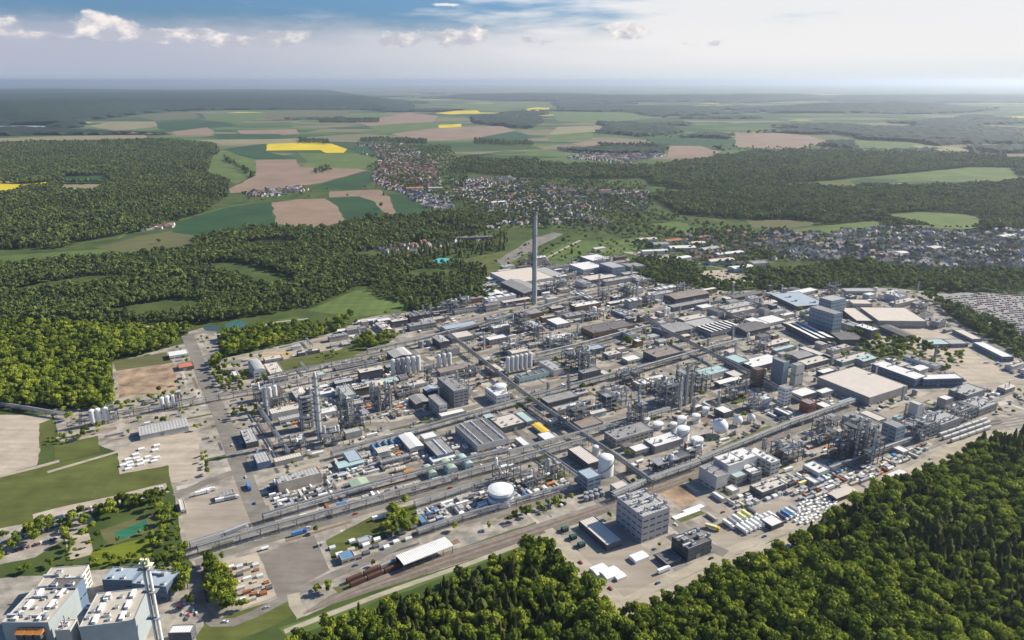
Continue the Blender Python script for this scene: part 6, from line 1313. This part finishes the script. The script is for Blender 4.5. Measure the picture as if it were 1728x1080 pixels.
# ------------------------------------------------------------------ houses
def house_mesh(name, l, w_, h, m, wm, ell=False):
    b = MB()
    def one(x0, y0, l, w_, h):
        b.box(x0 - l / 2, y0 - w_ / 2, 0, x0 + l / 2, y0 + w_ / 2, h, wm, top=False); r = w_ * .42; e = .5
        b.poly([(x0 - l / 2 - e, y0 - w_ / 2 - e, h - .3), (x0 + l / 2 + e, y0 - w_ / 2 - e, h - .3), (x0 + l / 2 + e, y0, h + r), (x0 - l / 2 - e, y0, h + r)], m); b.poly([(x0 - l / 2 - e, y0, h + r), (x0 + l / 2 + e, y0, h + r), (x0 + l / 2 + e, y0 + w_ / 2 + e, h - .3), (x0 - l / 2 - e, y0 + w_ / 2 + e, h - .3)], m)
        b.poly([(x0 - l / 2, y0 - w_ / 2, h), (x0 - l / 2, y0, h + r), (x0 - l / 2, y0 + w_ / 2, h)], wm); b.poly([(x0 + l / 2, y0 - w_ / 2, h), (x0 + l / 2, y0 + w_ / 2, h), (x0 + l / 2, y0, h + r)], wm)
        for s in (-1, 1):
            for i in range(int(l / 3)): xx = x0 - l / 2 + 1.5 + i * 3; yy = y0 + s * (w_ / 2 + .03); b.poly([(xx - .6, yy, 1.4), (xx + .6, yy, 1.4), (xx + .6, yy, 2.8), (xx - .6, yy, 2.8)][::s], M_glass)
    one(0, 0, l, w_, h)
    if ell: one(l * .25, -w_ * .6, w_ * .7, w_ * 1.1, h * .8)
    b.box(l * .2, -.4, h, l * .2 + .9, .4, h + w_ * .42 + 1, W['brown']); return b.mesh(name)
RM = [mat('tiles_red', (.25, .13, .10), var=.25, rand=.35), mat('tiles_grey', (.17, .165, .17), var=.25, rand=.35), mat('tiles_brown', (.2, .12, .09), var=.25, rand=.35), mat('tiles_pale', (.34, .31, .29), var=.25, rand=.3)]
HM = {}
for i, m in enumerate(RM): HM[i] = [house_mesh('house', 13, 9, 5.5, m, W['white']), house_mesh('house', 17, 10, 6, m, W['beige'], True), house_mesh('house', 11, 9, 4.5, m, W['white'])]
TOWNS = [   # photo polygon, spacing, roof colours, words
 ([(1290, 392), (1380, 386), (1500, 384), (1620, 392), (1800, 398), (1800, 462), (1700, 456), (1540, 450), (1400, 440), (1300, 440)], 18, (1, 3, 3, 1, 2, 3), 'dense town beyond the right tree belt'),
 ([(1150, 398), (1230, 392), (1300, 400), (1310, 446), (1250, 452), (1170, 440)], 26, (0, 2, 1, 3), 'suburb between meadow and tree belt'),
 ([(640, 280), (700, 275), (735, 285), (745, 318), (690, 325), (640, 318), (628, 300)], 20, (0, 0, 2, 0, 1), 'red-roofed quarter of the left town'),
 ([(672, 322), (745, 318), (770, 340), (755, 356), (720, 352), (690, 335)], 19, (1, 1, 3), 'grey-roofed quarter below the red roofs'),
 ([(600, 246), (680, 244), (720, 262), (745, 285), (640, 282), (605, 262)], 24, (1, 2, 0, 3), 'upper end of the left town'),
 ([(400, 318), (440, 312), (500, 313), (520, 322), (470, 332), (415, 332)], 19, (1, 3, 2, 1), 'small village below the big ploughed field'),
 ([(760, 305), (860, 300), (980, 318), (1090, 325), (1090, 356), (950, 358), (820, 350), (770, 335)], 21, (1, 3, 2, 1, 0), 'scattered town houses among the trees behind the chimney'),
 ([(800, 352), (880, 356), (1000, 362), (1040, 385), (900, 378), (800, 390)], 24, (3, 1, 0), 'houses among trees just behind the chimney top'),
 ([(940, 250), (1040, 250), (1090, 245), (1125, 262), (1060, 276), (960, 268)], 24, (1, 3, 2), 'far village in front of the pale fields'),
 ([(600, 420), (680, 412), (800, 402), (830, 410), (760, 425), (650, 432)], 30, (3, 1, 0), 'houses between wood and swimming pool'),
 ([(1660, 388), (1800, 385), (1800, 400), (1680, 398)], 26, (3, 3, 1), 'pale buildings at the right edge above the town'),
 ([(232, 385), (290, 378), (292, 384), (240, 390)], 16, (0, 0, 3), 'red-roofed farm at the wood edge on the left'),
]
HL = []
for pl, sp, cols, lb in TOWNS:
    w_ = [P(*p) for p in pl]; x0, x1 = min(p[0] for p in w_), max(p[0] for p in w_); y0, y1 = min(p[1] for p in w_), max(p[1] for p in w_); ang = U(-.4, .4)
    for j in range(int((y1 - y0) / sp) + 1):
        for i in range(int((x1 - x0) / sp) + 1):
            x = x0 + (i + .5 * (j % 2) + U(-.25, .25)) * sp; y = y0 + (j + U(-.25, .25)) * sp
            if inpoly(x, y, w_) and rnd() < .82 and abs(x) < y * .73 and not blocked(x, y, 6): HL.append((x, y, random.choice(cols), random.randrange(3), ang + .5 * sin(x / 90 + y / 140) + random.choice((0, pi / 2)) + U(-.25, .25), lb))
HL.sort(key=lambda q: math.hypot(q[0], q[1])); RN = ('red-roofed', 'grey-roofed', 'brown-roofed', 'pale-roofed'); hs = {}
for q in HL[:298]:
    o = ob('house', HM[q[2]][q[3]], None, (q[0], q[1], 0), q[4]); o.scale = (1.0,) * 3; tag(o, '%s gabled house in the %s' % (RN[q[2]], q[5]), 'house', 'houses in the ' + q[5], auto=False); hs.setdefault((q[2], q[3]), o)
for i in range(4):
    for j in range(3):
        if (i, j) not in hs: x, y = P(1100 + i * 20, 420 + j * 8); hs[(i, j)] = tag(ob('house', HM[i][j], None, (x, y, 0), .3), RN[i] + ' gabled house beside the meadow behind the works', 'house', 'houses beside the meadow', auto=False)
keys = sorted(hs); gn_stuff('distant_houses', [(q[0], q[1], 1.0 if math.hypot(q[0], q[1]) < 3000 else 1.15, q[4], keys.index((q[2], q[3]))) for q in HL[298:]], [hs[k] for k in keys], 'far small houses of the towns and villages', 'houses')
print('HOUSES', len(HL))
# a few big roofs in the towns
BIGT = [(P(a, c), la, lb, h, wl, rf) for a, c, la, lb, h, wl, rf in ()]
for px, py, la, lb, h, wl, rf, lk in tuple((a, c, l_, w2, 8, 'white', r_, 'pale commercial roof between the meadow and the tree belt') for a, c, l_, w2, r_ in ((1090, 408, 50, 20, 'cream'), (1112, 416, 40, 24, 'grey'), (1135, 410, 44, 18, 'red'), (1150, 422, 60, 24, 'white'), (1176, 414, 36, 20, 'cream'), (1196, 424, 50, 20, 'light'), (1150, 440, 40, 18, 'white'), (1215, 444, 60, 20, 'cream'), (1250, 456, 50, 20, 'white'), (1280, 448, 40, 22, 'grey'), (1186, 404, 34, 16, 'red'), (1104, 428, 60, 14, 'white'), (1010, 424, 30, 14, 'cream'), (1300, 462, 44, 20, 'light'))) + ((700, 322, 60, 16, 12, 'white', 'orange', 'long pale-walled building below the red roofs'), (735, 322, 50, 14, 12, 'white', 'cream', 'second long pale building below the red roofs'), (1045, 288, 60, 30, 9, 'white', 'white', 'white hall among the trees near the far village'), (1020, 330, 40, 20, 20, 'white', 'red', 'big pale house with red roof among the trees'), (800, 405, 90, 16, 8, 'dark', 'dark', 'long dark hall at the wood edge behind the pool'), (840, 345, 50, 18, 9, 'light', 'white', 'long pale roof among the town trees'), (1520, 432, 24, 18, 9, 'white', 'white', 'white-roofed block in the dense town'), (1230, 432, 70, 16, 8, 'white', 'white', 'long white roof in the suburb'), (1575, 424, 30, 20, 10, 'beige', 'cream', 'cream-roofed block in the dense town'), (1700, 402, 60, 18, 8, 'white', 'white', 'long white roof above the dense town'), (252, 386, 26, 12, 6, 'red', 'red', 'long red barn at the wood edge'), (268, 386, 18, 12, 6, 'white', 'white', 'white barn at the wood edge'), (620, 545, 30, 9, 5, 'light', 'white', 'long white shed at the clearing'), (578, 562, 14, 10, 5, 'blue', 'white', 'white roof with blue front near the wood'), (640, 545, 20, 10, 5, 'white', 'cream', 'pale shed at the clearing'), (880, 600 - 250, 30, 14, 10, 'white', 'light', 'pale block left of the chimney top'), (640, 448, 24, 10, 5, 'white', 'white', 'white hut in the valley wood'), (618, 446, 16, 9, 5, 'white', 'white', 'small white hut in the valley wood')):
    x, y = P(px, py); building(x, y, la, lb, h, U(.1, .6), wl, rf, 'gable', bands=0, name='large_building', cat='building', look=lk, occ=False, doors=False)

ck = sorted(CARME); co = {}
for o in sc.objects:
    if o.name.startswith('parked_car'):
        for c in ck:
            if o.data == CARME[c]: co.setdefault(c, o)
ks = sorted(co); gn_stuff('distant_cars', [(*P(px, py), 1.0, R_(90 - 95) + pi / 2, random.randrange(len(ks))) for px, py in MORE_CARS], [co[k] for k in ks], 'many small parked cars on the far right car park', 'cars')
# ------------------------------------------------------------------ words that single each thing out
ORD = ['nearest', 'second nearest', 'third nearest', 'fourth nearest', 'fifth nearest', 'sixth nearest', 'seventh nearest', 'eighth nearest', 'ninth nearest', 'tenth nearest']
LW = [(P(*p), p, s) for p, s in LANDM]
bylook = {}
for o in THINGS: bylook.setdefault((o['label'], o.get('group', '')), []).append(o)
for (look, grp), L in bylook.items():
    if len(L) == 1 and len(look.split()) >= 4: continue
    if grp: continue
    byk = {}
    for o in L:
        x, y = o.location[0], o.location[1]; px, py = PX(x, y); w_, p, s = min(LW, key=lambda q: math.hypot(q[0][0] - x, q[0][1] - y)); dx, dy = px - p[0], (p[1] - py) * 2.4
        side = ('right of' if dx > 0 else 'left of') if abs(dx) > abs(dy) else ('behind' if dy > 0 else 'in front of'); byk.setdefault((s, side), []).append((math.hypot(w_[0] - x, w_[1] - y), o))
    for (s, side), M in byk.items():
        M.sort(key=lambda q: q[0])
        for k, (d, o) in enumerate(M):
            wd = '%s %s the %s' % (look, side, s)
            if len(M) > 1: wd += ', ' + (ORD[k] if k < 10 else ('%dth nearest' % (k + 1) if k % 10 > 2 or k < 20 else '%d%s nearest' % (k + 1, ('st', 'nd', 'rd')[k % 10])))
            ws = wd.split(); o['label'] = ' '.join(ws[:16])
# ------------------------------------------------------------------ the air
hm = bpy.data.materials.new('haze_air'); hm.use_nodes = True; t = hm.node_tree; t.nodes.clear(); vo_ = t.nodes.new('ShaderNodeVolumePrincipled'); mo_ = t.nodes.new('ShaderNodeOutputMaterial'); t.links.new(vo_.outputs[0], mo_.inputs['Volume'])
vo_.inputs['Color'].default_value = (.70, .80, .93, 1); vo_.inputs['Density'].default_value = 4.2e-5; vo_.inputs['Anisotropy'].default_value = .45
b = MB(); b.box(XL - 500, YN - 500, -1, XR + 500, YF + 500, H + 45, hm, bottom=True); stuff(b.obj('haze'))
print('OBJ', len(sc.objects))
